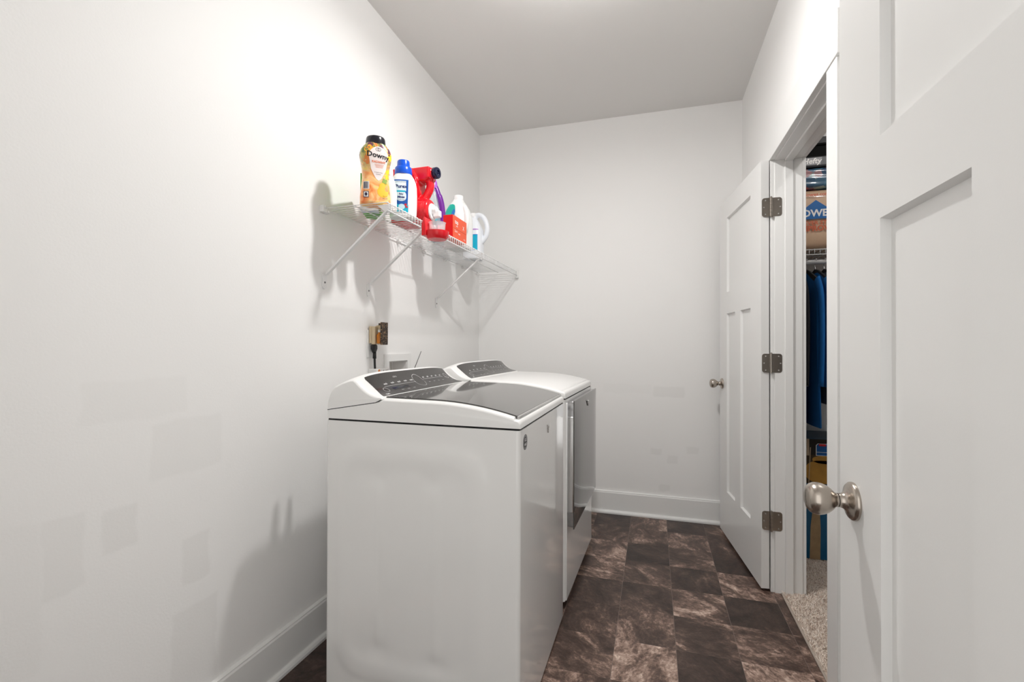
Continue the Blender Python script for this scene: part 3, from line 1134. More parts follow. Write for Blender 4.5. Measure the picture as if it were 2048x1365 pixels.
for j in range(NZ):
    for i in (0, NYY):
        bm.faces.new((Tg[i][j], Tg[i][j + 1], Bg[i][j + 1], Bg[i][j]))
dg = obj('door_glass', bm, mat('dryer door glass', (0.05, 0.048, 0.045), rough=0.06, spec=0.7, coat=0.3), dry, auto=40)
bm = bmesh.new()
box(bm, D2 + 0.006, D2 + 0.034, 0.014, 0.024, 0.42, 0.845)
o = obj('door_handle', bm, MCHR, dry)
bevel(o, 0.003)
swirl(dg, D2 + 0.046, 0.345, 0.872, 0.015)

# ============================================================ WIRE SHELF
sh = thing('wire_shelf', 'white wire shelf on diagonal braces above the washer and dryer', 'shelf', (0, 0, 1.705))
SY0, SY1, SXF = 1.553, 3.300, 0.303
bm = bmesh.new()
n = int((SY1 - SY0) / 0.0254)
for k in range(n + 1):
    y = SY0 + 0.004 + k * 0.0254
    tube(bm, [(0.010, y, 0.0), (SXF - 0.002, y, 0.0), (SXF + 0.001, y, -0.003), (SXF + 0.001, y, -0.034)], 0.0015, 6)
o = obj('cross_wires', bm, MWIRE, sh, smooth=True)
bm = bmesh.new()
for x, z, r_ in ((0.012, -0.0035, 0.0028), (0.155, -0.0035, 0.0024), (SXF - 0.003, -0.0032, 0.0026), (SXF + 0.001, -0.034, 0.003)):
    tube(bm, [(x, SY0 - 0.004, z), (x, SY1, z)], r_, 8)
obj('long_wires', bm, MWIRE, sh, smooth=True)
for y in (1.573, 1.875, 2.582):
    b = bpy.data.objects.new('brace', None)
    C.objects.link(b); b.parent = sh
    bm = bmesh.new()
    # folded steel brace: U section running down to the wall
    p0, p1 = Vector((SXF - 0.004, y, -0.018)), Vector((0.012, y, -0.262))
    d = (p1 - p0).normalized()
    nn = Vector((-d.z, 0, d.x))
    sec = lambda c, w, h: [c + Vector((0, -w, 0)) - nn * h, c + Vector((0, w, 0)) - nn * h, c + Vector((0, w, 0)) + nn * h, c + Vector((0, -w, 0)) + nn * h]
    loft(bm, [sec(p0, 0.0075, 0.003), sec(p0 + d * 0.03, 0.0075, 0.0042), sec(p1 - d * 0.03, 0.0075, 0.0042), sec(p1, 0.0075, 0.003)])
    o = obj('arm', bm, MWIRE, b); bevel(o, 0.0015)
    bm = bmesh.new()
    pts = rrect(0.024, 0.062, 0.010, 5, y, -0.288)
    prism(bm, pts, 'x', 0.0005, 0.0045)
    obj('foot_plate', bm, MWIRE, b, auto=40)
    bm = bmesh.new()
    lathe(bm, [(0.0042, 0), (0.0042, 0.001), (0.0026, 0.003), (0, 0.0034)], (0.0045, y, -0.293), (1, 0, 0), 12)
    obj('screw', bm, P('screw dark', (0.25, 0.25, 0.25), metal=0.8), b)
    bm = bmesh.new()
    prism(bm, [(SXF - 0.060, -0.004), (SXF + 0.002, -0.004), (SXF + 0.002, -0.034), (SXF - 0.010, -0.040)], 'y', y - 0.0012, y + 0.0012)
    obj('hook_plate', bm, MWIRE, b)
for y in (1.575, 1.85, 2.13, 2.41, 2.69, 2.98, 3.26):
    bm = bmesh.new()
    box(bm, 0.0005, 0.018, y - 0.007, y + 0.007, -0.018, 0.004)
    lathe(bm, [(0.006, 0), (0.006, 0.003), (0.003, 0.005)], (0.018, y, -0.010), (1, 0, 0), 10)
    o = obj('wall_clip', bm, MPLAST, sh); bevel(o, 0.002)
bm = bmesh.new()
box(bm, SXF - 0.014, SXF + 0.012, SY1 - 0.010, YB - 0.0005, -0.052, -0.026)
box(bm, SXF - 0.006, SXF + 0.008, SY1 - 0.004, YB - 0.0005, -0.03, 0.012)
o = obj('end_bracket', bm, MPLAST, sh); bevel(o, 0.002)
bm = bmesh.new()
box(bm, 0.0005, 0.02, SY0 - 0.010, SY0 + 0.012, -0.016, 0.010)
lathe(bm, [(0.005, 0), (0.005, 0.003)], (0.02, SY0 + 0.0, 0.004), (1, 0, 0), 10)
o = obj('end_bracket', bm, MPLAST, sh); bevel(o, 0.003)

ZS = 1.7072
# ---- apricot scent booster bottle
dw = thing('scent_booster_bottle', 'tall waisted apricot bottle with a black cap, first on the shelf', 'bottle', (0.222, 1.592, ZS), R(42))
K = .945
dp = [(0, .054, .036), (.004, .0575, .0395), (.03, .058, .040), (.07, .054, .037), (.11, .0500, .034), (.15, .0520, .036), (.185, .058, .040), (.205, .0600, .041),
      (.222, .057, .040), (.234, .050, .038), (.243, .043, .037), (.248, .039, .036)]
dp = [(z * K, a, b) for z, a, b in dp]
bt = Bottle(dp, 2.8)
bod = bt.body('body', floral_mat(), dw)
bm = bmesh.new()
lathe(bm, [(0.0, .232), (.0375, .232), (.0385, .236), (.0365, .258), (.0345, .2635), (.031, .265), (0, .265)], (0, 0, 0), (0, 0, 1), 40)
obj('cap', bm, P('black cap', (0.012, 0.012, 0.018), 0.18), dw, auto=50)
bm = bmesh.new()
bt.patch(bm, lambda zn: tuple(q_ * min(1, (zn * 3.2) ** .5) * (min(1, (1 - zn) * 5 + .02) ** .5) * (.55 + .45 * min(1, zn * 1.5)) for q_ in (-.036, .036)), 0.088, 0.219, 0.006, 0.0008)
lab = obj('front_label', bm, mat('pale pink label', (0.88, 0.78, 0.76), rough=0.35), dw, smooth=True)
bm = bmesh.new()
bt.text(bm, 'Downy', .0280, .003, .183, off=.0015, bold=.0007, rise=-.10)
for cx_ in (-.0032, .0032):
    for k in range(24):
        a0, a1 = 2 * PI * k / 24, 2 * PI * (k + 1) / 24
        bm.faces.new([bm.verts.new(bt.arc(.004 + cx_ + r_ * math.cos(a), .207 + r_ * 1.1 * math.sin(a), .0015)) for r_, a in ((.0052, a0), (.0064, a0), (.0064, a1), (.0052, a1))])
obj('lettering', bm, P('label black', (0.015, 0.015, 0.02)), lab)
bm = bmesh.new()
bt.text(bm, 'RADIANT', .0115, .006, .159, off=.0015, bold=.0003)
for z_, w_ in ((.149, .034), (.144, .030), (.139, .026)):
    bt.patch(bm, rect_w(w_), z_, z_ + .0012, .008, .0014, 1, 8)
obj('lettering', bm, P('label orange', (0.80, 0.20, 0.07)), lab)
bm = bmesh.new()
MLB = P('label black', (0.015, 0.015, 0.02))
bm.free()
for t_, z_, c_ in (('In-wash scent', .0055, (.006, .120)), ('booster', .0055, (.006, .113)), ('Net Wt', .005, (.030, .030)), ('26.5 OZ', .006, (.030, .022))):
    bm = bmesh.new()
    bt.text(bm, t_, z_, c_[0], c_[1], off=.0015)
    obj('lettering', bm, MLB, lab)
# barcode on the narrow side
bm = bmesh.new()
bt.patch(bm, rect_w(.024), .052, .082, -.040, .0008, 2, 10)
bt.patch(bm, rect_w(.021), .020, .042, -.040, .0008, 2, 10)
bc = obj('barcode_label', bm, MPAPER, dw, smooth=True)
bm = bmesh.new()
rb = random.Random(2)
x = -.051
while x < -.030:
    w_ = rb.choice((.0005, .0009, .0014))
    bt.patch(bm, rect_w(w_), .054, .080, x, .0013, 1, 1)
    x += w_ + rb.choice((.0006, .0010))
bt.patch(bm, lambda zn: (-.0095, .0095), .019, .021, -.040, .0013, 1, 6)
bt.patch(bm, lambda zn: (-.0095, .0095), .041, .043, -.040, .0013, 1, 6)
bt.patch(bm, lambda zn: (-.0105, -.0085), .019, .043, -.040, .0013, 4, 1)
bt.patch(bm, lambda zn: (.0085, .0105), .019, .043, -.040, .0013, 4, 1)
bt.patch(bm, oval_w(.010), .024, .038, -.040, .0013, 8, 4)
obj('bars', bm, P('bar ink', (0.03, 0.02, 0.06)), bc)
# yellow flowers and fruit printed around the label
def petals(cs, cz, r_, n_, bm, ph=0.0, off=.0007, mi=0):
    ctr = bm.verts.new(bt.arc(cs, cz, off + .0001))
    L = []
    for k in range(n_ * 6):
        a = 2 * PI * k / (n_ * 6) + ph
        q = r_ * (0.62 + 0.38 * abs(math.cos(n_ * (a - ph) / 2)))
        L.append(bm.verts.new(bt.arc(cs + q * math.cos(a), cz + q * math.sin(a), off)))
    for k in range(len(L)):
        f = bm.faces.new((ctr, L[k], L[(k + 1) % len(L)])); f.material_index = mi
FO, FY, FR = P('flower orange', (0.95, 0.42, 0.05)), P('flower yellow', (0.98, 0.68, 0.03)), P('flower rust', (0.72, 0.22, 0.05))
for nm, a_, m_ in (('printed_flower', (-.026, .200, .024, 5, .4, .0007), FO), ('printed_flower', (.043, .120, .022, 6, .2, .0007), FY), ('printed_flower', (.052, .186, .015, 5, 1.0, .0012), FY),
                   ('printed_flower', (-.035, .165, .018, 5, .9, .0007), FR), ('printed_flower', (.030, .205, .012, 5, .6, .0007), FO),
                   ('printed_fruit', (.026, .055, .032, 2, 1.2, .0007), P('fruit yellow', (0.97, 0.52, 0.03))), ('printed_leaf', (.030, .090, .012, 4, .5, .0010), P('leaf green', (0.25, 0.36, 0.05)))):
    bm = bmesh.new()
    petals(a_[0], a_[1], a_[2], a_[3], bm, a_[4], off=a_[5])
    obj(nm, bm, m_, dw, smooth=True)
MPL = P('plum print', (0.10, 0.03, 0.07))
for s0 in (-.105, .100, .048):
    bm = bmesh.new()
    if s0 == .048:
        bt.patch(bm, lambda zn: (-.006, .006), .190, .221, s0, .0010, 6, 4)
    else:
        bt.patch(bm, lambda zn: (-.020 + .012 * zn, .020 - .012 * zn), .182, .221, s0, .0007, 8, 6)
    obj('plum_print', bm, MPL, dw, smooth=True)

# ---- green and white carton at the wall behind it
gb = thing('sheet_carton', 'green and white carton standing by the wall behind the apricot bottle', 'box', (0.137, 1.700, ZS), R(23))
bm = bx(-.035, .035, -.068, .068, 0, .150)
o = obj('carton', bm, P('carton green', (0.10, 0.42, 0.04)), gb)
bevel(o, .001)
o = obj('white_band', bx(-.0353, .0353, -.0683, -.040, .0005, .04), P('carton white', (0.75, 0.80, 0.86)), gb)
o = obj('carton_underside', bx(-.0345, .0345, -.0675, -.030, -.0003, .0004), P('carton white base', (0.62, 0.68, 0.76)), gb)

# ---- white bottle with a yellow cap tucked behind
wy = thing('white_bottle', 'plain white bottle squeezed between the apricot bottle and the blue-capped bottle', 'bottle', (0.227, 1.681, ZS), R(38))
b2 = Bottle([(0, .029, .020), (.005, .032, .022), (.08, .032, .022), (.11, .028, .021), (.14, .018, .017), (.150, .014, .014)], 2.6)
b2.body('body', MWHITEP, wy)
bm = bmesh.new()
lathe(bm, [(0, .146), (.0165, .146), (.0175, .152), (.016, .178), (.011, .188), (0, .190)], n=28)
obj('cap', bm, MWHITEP, wy, auto=50)

# ---- white bottle with the blue two-step cap
pu = thing('detergent_bottle', 'white detergent bottle with a stepped blue cap and blue-green label', 'bottle', (0.228, 1.795, ZS), R(26))
pp = [(0, .052, .036), (.004, .056, .039), (.05, .058, .040), (.10, .0585, .041), (.135, .057, .041), (.155, .053, .040), (.172, .046, .037), (.186, .037, .033), (.192, .031, .029)]
b3 = Bottle(pp, 2.7)
b3.body('body', MWHITEP, pu)
bm = bmesh.new()
lathe(bm, [(0, .189), (.0360, .189), (.0375, .194), (.0360, .218), (.0330, .222), (.0275, .224), (.0265, .246), (.0245, .2505), (0, .2510)], n=40)
obj('cap', bm, P('royal blue cap', (0.005, 0.09, 0.62), 0.22), pu, auto=45)
bm = bmesh.new()
b3.patch(bm, lambda zn: (-.031 + .010 * math.sin(PI * zn) * (zn < .6), .026 + .004 * zn), .018, .158, -.006, .0007)
lb = obj('front_label', bm, P('label blue', (0.01, 0.10, 0.42)), pu, smooth=True)
MPA, MTE = P('label pale', (0.78, 0.86, 0.92)), P('label teal', (0.01, 0.45, 0.62))
for nm, f_, a_, m_ in (('label_white', lambda zn: (-.029, .022), (.108, .152, -.008, .0012), MPA), ('label_white', oval_w(.042, 2.6), (.066, .108, -.006, .0012), MPA),
                       ('label_teal', lambda zn: (-.028 + .006 * zn, .028), (.019, .052, -.005, .0012), MTE), ('label_teal', lambda zn: (-.028, .020), (.104, .111, -.008, .0016), MTE)):
    bm = bmesh.new()
    b3.patch(bm, f_, *a_)
    obj(nm, bm, m_, lb, smooth=True)
bm = bmesh.new()
b3.patch(bm, oval_w(.026), .030, .054, -.004, .0017)
obj('label_cloud', bm, P('label cloud', (0.60, 0.82, 0.92)), lb, smooth=True)
bm = bmesh.new()
bm.free()
MNV = P('label navy', (0.01, 0.03, 0.16))
for t_, z_, zc_, b_ in (('Purex', .020, .128, .0006), ('Baby', .009, .096, .0003), ('Mixes', .012, .083, .0005), ('Free & Clear', .006, .072, 0.0), ('HYPOALLERGENIC', .0052, .1475, 0.0)):
    bm = bmesh.new()
    b3.text(bm, t_, z_, -.006, zc_, off=.0020, bold=b_)
    obj('lettering', bm, MNV, lb)
MBG = P('badge red', (0.6, 0.02, 0.04))
for a_ in ((.046, .056, .012), (.038, .046, .016)):
    bm = bmesh.new()
    b3.patch(bm, oval_w(.011), *a_, .0022, 8, 6)
    obj('label_badge', bm, MBG, lb, smooth=True)

# ---- large red tap jug
rj = thing('detergent_jug', 'large red detergent jug with a side handle, navy cap and white tap', 'jug', (0.018, 1.900, ZS))
MRED = mat('red hdpe', (0.72, 0.008, 0.018), rough=0.22, spec=0.5, coat=0.2)
bm = bmesh.new()
box(bm, .115, .215, -.050, .075, .002, .112)          # lower tank
prism(bm, [(.115, .10), (.115, .250), (.205, .252), (.232, .205), (.240, .17), (.236, .13), (.220, .10)], 'y', -.040, .050)   # upright back
prism(bm, [(.115, .205), (.115, .250), (.290, .254), (.290, .206), (.268, .192), (.21, .195)], 'y', -.024, .050)
lathe(bm, [(.054, 0), (.056, .05), (.054, .065), (.0555, .067), (.0555, .072), (.053, .074), (.053, .080), (.0545, .082), (.0545, .086), (.048, .098), (0, .10)], (.195, .000, .057), (1, 0, 0), 40)
lathe(bm, [(.024, 0), (.024, .03)], (.268, .014, .231), (1, 0, 0), 24)
tube(bm, spline([(.272, .014, .220), (.279, .014, .180), (.272, .014, .150), (.250, .012, .118), (.220, .008, .100)], 6), .0185, 14)
jb = obj('body', bm, MRED, rj)
remesh(jb, .0035, 6)
bm = bmesh.new()
lathe(bm, [(0, 0), (.0235, 0), (.0255, .003), (.0255, .020), (.023, .0235), (.013, .0235), (.012, .019), (.005, .019), (.004, .022), (0, .022)], (.296, .014, .231), (1, -0.1, 0), 32)
obj('cap', bm, P('navy cap', (0.008, 0.010, 0.04), 0.18), rj, auto=40)
tp = bpy.data.objects.new('tap', None); C.objects.link(tp); tp.parent = rj
bm = bmesh.new()
lathe(bm, [(.036, 0), (.038, .004), (.035, .009), (.022, .009), (.022, .003), (0, .003)], (.293, .000, .052), (1, 0, 0), 32)
obj('tap_collar', bm, MWHITEP, tp, auto=45)
bm = bmesh.new()
lathe(bm, [(0, 0), (.017, 0), (.017, .022), (.012, .026), (0, .026)], (.296, .002, .058), (1, 0, 0), 24)
o = obj('tap_button', bm, MWHITEP, tp, auto=45)
o = obj('tap_spout', bx(.304, .336, -.010, .015, .026, .056), MWHITEP, tp)
bevel(o, .004)
# ---- red drip tray and measuring cup hooked on the shelf lip in front of the tap
tr = thing('drip_tray', 'round red drip tray hooked on the shelf front below the white tap', 'tray', (0.362, 1.852, 1.622))
bm = bmesh.new()
lathe(bm, [(0, 0), (.040, 0), (.049, .010), (.051, .034), (.049, .034), (.046, .012), (.038, .004), (0, .004)], n=40)
obj('dish', bm, MRED, tr, auto=45)
bm = bmesh.new()
prism(bm, [(-.052, .012), (-.052, .062), (-.042, .092), (-.038, .092), (-.032, .052), (-.030, .012)], 'y', -.046, .030)
o = obj('back_plate', bm, MRED, tr)
bevel(o, .004)
mc = thing('measuring_cup', 'clear plastic measuring cup sitting in the red drip tray', 'cup', (0.362, 1.852, 1.627))
MCLR = mat('frosted clear plastic', (0.93, 0.90, 0.93), rough=0.18, spec=0.5, alpha=0.55)
bm = bmesh.new()
pr = [(.030, .0), (.0325, .002), (.036, .064), (.0385, .068), (.036, .067), (.0335, .064), (.030, .004)]
lathe(bm, [(0, 0)] + pr + [(0, .004)], n=36)
cb = obj('cup_body', bm, MCLR, mc, auto=50)
bm = bmesh.new()
prism(bm, [(.034, .062), (.050, .076), (.053, .070), (.048, .040), (.036, .036)], 'x', -.004, .004)
o = obj('cup_lip', bm, MCLR, mc); bevel(o, .001)
bm = bmesh.new()
box(bm, -.002, .002, -.0382, -.0355, .006, .05)
o = obj('cup_mark', bm, P('pink mark', (0.85, 0.55, 0.6)), mc); o.rotation_euler = (0, 0, R(35))

# ---- clear bottle with the purple handle
pb = thing('cleaner_bottle', 'clear bottle with a long curved purple grip and cap', 'bottle', (0.160, 2.225, ZS), R(32))
bq = Bottle([(0, .034, .026), (.004, .038, .030), (.10, .039, .031), (.16, .035, .028), (.21, .024, .022), (.26, .015, .015), (.285, .013, .013)], 2.5)
bq.body('body', mat('clear tinted plastic', (0.62, 0.72, 0.76), rough=0.08, alpha=0.35), pb)
bl = Bottle([(0.003, .034, .026), (.10, .036, .028), (.15, .033, .026)], 2.5)
bl.body('liquid', P('teal liquid', (0.02, 0.28, 0.42), 0.1), pb)
bm = bmesh.new()
tube(bm, spline([(.028, -.004, .012), (.040, -.004, .06), (.044, -.004, .13), (.036, -.004, .20), (.018, -.002, .258), (.006, 0, .286)], 7), [.019] * 12 + [.018] * 14 + [.015] * 10, 16)
o = obj('grip', bm, P('purple grip', (0.16, 0.02, 0.30), 0.25), pb, smooth=True)
bm = bmesh.new()
lathe(bm, [(0, .276), (.019, .276), (.020, .284), (.017, .306), (.012, .322), (0, .324)], n=24)
obj('cap', bm, P('lilac cap', (0.42, 0.13, 0.62), 0.25), pb, auto=50)
bm = bmesh.new()
bq.patch(bm, lambda zn: (-.025, .025), .03, .11, -.012, .0012)
obj('front_label', bm, P('label teal print', (0.05, 0.42, 0.50)), pb, smooth=True)


# ---- translucent gallon jug and bleach jug
def gallon(name, label, loc, rz, prof, mbody, handle, caphw, n=3.4, vox=.0035):
    t = thing(name, label, 'jug', loc, rz)
    b = Bottle(prof, n)
    bm = bmesh.new()
    seg = 40
    zs = []
    for a, c in zip(prof[:-1], prof[1:]):
        k = max(1, int(math.ceil((c[0] - a[0]) / .012)))
        zs += [a[0] + (c[0] - a[0]) * i / k for i in range(k)]
    zs.append(prof[-1][0])
    loft(bm, [[b.pt(2 * PI * i / seg, z) for i in range(seg)] for z in zs])
    tube(bm, spline(handle[0], 6), handle[1], 16)
    o = obj('body', bm, mbody, t)
    remesh(o, vox, 5)
    bm = bmesh.new()
    r_, z0, z1 = caphw
    lathe(bm, [(0, z0), (r_, z0), (r_ * 1.03, z0 + .003), (r_ * .98, z1 - .003), (r_ * .9, z1), (0, z1)], n=36)
    obj('cap', bm, MWHITEP, t, auto=50)
    return t, b


mj, bmj = gallon('plastic_jug', 'translucent white gallon jug with a teal-green label, behind the orange box', (0.198, 2.462, ZS), R(-8),
                 [(0, .066, .066), (.006, .072, .072), (.15, .073, .072), (.185, .070, .069), (.225, .058, .055), (.255, .042, .040), (.270, .030, .030), (.280, .027, .027), (.286, .027, .027)],
                 mat('milky plastic', (0.84, 0.85, 0.84), rough=0.25, spec=0.5), ([(.030, -.016, .225), (.060, -.030, .225), (.078, -.040, .175), (.076, -.040, .115), (.062, -.030, .085)], .0135), (.0275, .280, .306))
bm = bmesh.new()
bmj.patch(bm, oval_w(.078, 3.0), .085, .250, -.022, .0022)
lb = obj('front_label', bm, P('label teal green', (0.0, 0.42, 0.33)), mj, smooth=True)
bm = bmesh.new()
bmj.patch(bm, oval_w(.050, 2.2), .085, .112, -.018, .0030)
obj('label_oval', bm, MPAPER, lb, smooth=True)
bm = bmesh.new()
bmj.text(bm, 'V', .022, -.024, .165, off=.003, bold=.001)
obj('lettering', bm, MPAPER, lb)
bm = bmesh.new()
bmj.text(bm, 'white', .014, -.024, .145, off=.003, bold=.0005)
obj('lettering', bm, MPAPER, lb, smooth=False)
bm = bmesh.new()
bmj.patch(bm, oval_w(.020, 2), .170, .215, .008, .0028, 10, 6)
obj('label_accent', bm, P('accent blue', (0.01, 0.16, 0.50)), lb, smooth=True)

ob = thing('cleaner_box', 'small orange-red carton at the shelf front before the translucent jug', 'box', (0.268, 2.265, ZS))
o = obj('carton', bx(-.030, .024, -.090, .090, 0, .118), P('carton orange', (0.86, 0.10, 0.03), 0.4), ob)
bevel(o, .001)
o2 = obj('side_panel', bx(-.0295, .0235, -.0906, -.0900, .001, .117), P('carton red', (0.70, 0.008, 0.010), 0.4), ob)
bm = bmesh.new()
FX = .0246
put_text(bm, 'top', .030, lambda x, y: (FX, -.045 + x, .088 + y), bold=.0008)
obj('lettering', bm, MPAPER, o)
for t_, z_, c_ in (('more', .010, (-.04, .068)), ('2 in 1', .016, (-.050, .040)), ('clean', .011, (-.010, .034)), ('X', .030, (.045, .075)), ('8 ct', .012, (.06, .018))):
    bm = bmesh.new()
    put_text(bm, t_, z_, lambda x, y: (FX, c_[0] + x, c_[1] + y), bold=.0003)
    obj('lettering', bm, MPAPER, o)
bm = bmesh.new()
box(bm, FX - .0002, FX, -.09, .09, .052, .0530)
obj('carton_line', bm, P('carton dark line', (0.35, 0.03, 0.01)), o)

bj, bbj = gallon('plastic_jug', 'opaque white jug with a looped handle and blue-purple label', (0.160, 2.790, ZS), R(2),
                 [(0, .056, .050), (.006, .062, .056), (.16, .064, .057), (.19, .060, .055), (.225, .044, .042), (.255, .028, .028), (.268, .021, .021), (.274, .020, .020)],
                 mat('bleach white plastic', (0.84, 0.87, 0.92), rough=0.3), ([(.004, 0, .262), (.034, -.003, .285), (.072, -.004, .262), (.094, -.004, .205), (.088, -.004, .150), (.058, -.002, .110)], .0155), (.0235, .268, .296))
bm = bmesh.new()
bbj.patch(bm, lambda zn: (-.075, .045), .050, .150, .0, .0022)
lb = obj('front_label', bm, P('label blue', (0.005, 0.12, 0.55)), bj, smooth=True)
bm = bmesh.new()
bbj.patch(bm, lambda zn: (.016, .044), .052, .146, .0, .0028, 10, 8)
obj('label_cyan', bm, P('label cyan', (0.0, 0.42, 0.62)), lb, smooth=True)
bm = bmesh.new()
bbj.patch(bm, lambda zn: (-.030 + .045 * zn, .015), .052, .112, .0, .0028, 10, 6)
MVI = P('label violet', (0.36, 0.06, 0.50))
obj('label_purple', bm, MVI, lb, smooth=True)
bm = bmesh.new()
bbj.patch(bm, lambda zn: (-.075, .050), .180, .185, .0, .0024, 1, 12)
obj('purple_stripe', bm, MVI, bj, smooth=True)

# ============================================================ WALL OUTLETS BEHIND THE MACHINES
op = thing('outlet_plate', 'white double outlet plate on the left wall over the washer', 'outlet', (0, 1.90, 1.166))
o = obj('plate', bx(0, .005, -.036, .036, -.064, .064), MPLAST, op)
bevel(o, .002)
for z in (-.02, .02):
    bm = bmesh.new()
    prism(bm, rrect(.033, .028, .008, 4, 0, z), 'x', .005, .0065)
    obj('socket', bm, MPLAST, op)
af = thing('air_freshener', 'tan plug-in air freshener with amber oil and a dark speckled front', 'air freshener', (0.0065, 1.897, 1.186))
MTAN = mat('tan translucent plastic', (0.62, 0.50, 0.33), rough=0.3)
bm = bmesh.new()
box(bm, 0, .012, -.022, .030, -.018, .062)
prism(bm, [(.012, -.022), (.062, -.022), (.062, -.012), (.046, -.010), (.046, .052), (.062, .054), (.062, .074), (.046, .074), (.012, .062)], 'y', .004, .030)
prism(bm, [(.012, -.022), (.030, -.022), (.030, .060), (.012, .062)], 'y', -.020, .004)
o = obj('housing', bm, MTAN, af); bevel(o, .0025)
bm = bmesh.new()
lathe(bm, [(0, -.018), (.0125, -.018), (.0135, -.014), (.0135, .022), (.008, .028), (.007, .034), (0, .034)], (.047, -.006, 0), (0, 0, 1), 24)
obj('oil_bottle', bm, mat('amber oil', (0.55, 0.17, 0.004), rough=0.12, coat=0.1), af, auto=50)
bm = bmesh.new()
lathe(bm, [(0, .034), (.009, .034), (.009, .046), (0, .047)], (.047, -.006, 0), (0, 0, 1), 20)
obj('bottle_collar', bm, P('collar', (0.75, 0.72, 0.66)), af, auto=50)
MSP = mat('dark speckled front', (0.05, 0.03, 0.02), rough=0.5)
g = NT(MSP)
tcn = g.n('ShaderNodeTexCoord'); vn = g.n('ShaderNodeTexVoronoi'); vn.inputs['Scale'].default_value = 260
g.l(tcn.outputs['Object'], vn.inputs['Vector'])
g.l(g.ramp(vn.outputs['Color'], [(0.4, (0.012, 0.007, 0.005)), (0.62, (0.06, 0.03, 0.015)), (0.86, (0.35, 0.22, 0.12))]), g.b.inputs['Base Color'])
o = obj('front_cover', bx(.062, .068, -.026, .030, -.024, .080), MSP, af); bevel(o, .0015)
o = obj('top_clip', bx(.044, .062, -.012, .008, .066, .076), MSP, af)

pc = thing('power_cord', 'black plug and thick cord hanging from the outlet behind the washer', 'cord', (0.0065, 1.893, 1.146))
bm = bmesh.new()
loft(bm, [[(a * .5 + .016, b, z) for a, b in rrect(w * 2, h_ * 2, min(w, h_) * .6, 4)] for z, w, h_ in
          ((.018, .014, .012), (.012, .019, .018), (-.002, .020, .018), (-.016, .014, .012), (-.022, .010, .008))])
o = obj('plug', bm, MBLK, pc, auto=50)
bm = bmesh.new()
tube(bm, spline([(.018, 0, -.018), (.019, 0, -.045), (.020, 0, -.075), (.021, .001, -.102)], 6), .0052, 10)
lathe(bm, [(.0085, 0), (.0075, .03)], (.0185, 0, -.048), (0, 0, 1), 12)
obj('cable', bm, MBLK, pc, smooth=True)

sb = thing('supply_box', 'white recessed washer supply box set in the left wall', 'utility box', (0, 2.14, 1.0))
bm = bmesh.new()
y0_, y1_, z0_, z1_ = 2.008 - 2.14, 2.268 - 2.14, -.115, .115
a0_, a1_, b0_, b1_ = VY0 - 2.14, VY1 - 2.14, VZ0 - 1.0, VZ1 - 1.0
for q in ((y0_, a0_, z0_, z1_), (a1_, y1_, z0_, z1_), (a0_, a1_, z0_, b0_), (a0_, a1_, b1_, z1_)):
    box(bm, 0.0002, .007, q[0], q[1], q[2], q[3])
o = obj('frame', bm, MPLAST, sb)
bm = bmesh.new()
e = .0015
for q in ((-.084, .001, a0_ + e, a0_ + 2 * e, b0_ + e, b1_ - e), (-.084, .001, a1_ - 2 * e, a1_ - e, b0_ + e, b1_ - e), (-.084, .001, a0_ + e, a1_ - e, b0_ + e, b0_ + 2 * e),
          (-.084, .001, a0_ + e, a1_ - e, b1_ - 2 * e, b1_ - e), (-.084, -.082, a0_ + e, a1_ - e, b0_ + e, b1_ - e)):
    box(bm, *q)
obj('liner', bm, P('liner grey', (0.82, 0.81, 0.80)), sb)
for yy, cc in ((-.045, (0.45, 0.03, 0.02)), (.035, (0.02, 0.08, 0.4))):
    bm = bmesh.new()
    lathe(bm, [(.011, -.070), (.011, -.030), (.016, -.030), (.016, -.012), (0, -.012)], (-.040, yy, .02), (0, 0, 1), 16)
    v_ = obj('valve', bm, P('brass', (0.55, 0.42, 0.22), 0.3, metal=1.0), sb, auto=45)
    o = obj('valve_lever', bx(-.03, -.022, yy - .018, yy + .018, -.010, 0), P('lever', cc), v_)
bm = bmesh.new()
tube(bm, [(-.045, .012, .070), (-.045, .012, -.06)], .0012, 6)
obj('drain_pipe', bm, P('pipe', (0.4, 0.38, 0.35)), sb)

for k, (yy, col_, lb_) in enumerate(((-.045, (0.22, 0.22, 0.23), 'grey rubber hose dropping from the supply box behind the washer'), (.035, (0.14, 0.14, 0.15), 'dark rubber hose dropping from the supply box beside the dryer'))):
    bm = bmesh.new()
    y = 2.14 + yy
    s_ = 1 if k else -1
    yw = 1.400 + .052 * k
    tube(bm, spline([(-.040, y, .952), (-.015, y, .950), (.030, y, .925), (.052 + .03 * k, y, .80), (.060 + .03 * k, y - .05, .52), (.11 + .02 * k, y - .30, .36 - .06 * k), (.165 - .03 * k, yw + .12, .36 - .06 * k),
                     (.180, yw + .01, .55), (.184, yw, .80), (.187, yw, .960), (.198, yw, .992), (.214, yw, .988), (.222, yw, .972)], 6), .0085, 10)
    tag(obj('supply_hose', bm, P('hose', col_, 0.5), smooth=True), lb_, 'hose', 'hoses behind the washer')

wb = thing('outlet_adapter', 'small white adapter box with an orange mark at the lower end of the black cord', 'adapter', (0.0, 1.935, 0.985))
o = obj('case', bx(0.0005, .046, -.055, .058, -.055, .066), MPLAST, wb); bevel(o, .003)
bm = bmesh.new()
lathe(bm, [(0, 0), (.009, 0), (.009, .0006)], (.046, -.036, .054), (1, 0, 0), 20)
obj('orange_mark', bm, P('orange mark', (0.75, 0.25, 0.04)), o)
for yy in (.000, .022, .036):
    obj('slot', bx(.0455, .0466, yy, yy + .003, .050, .058), MDARK, o)

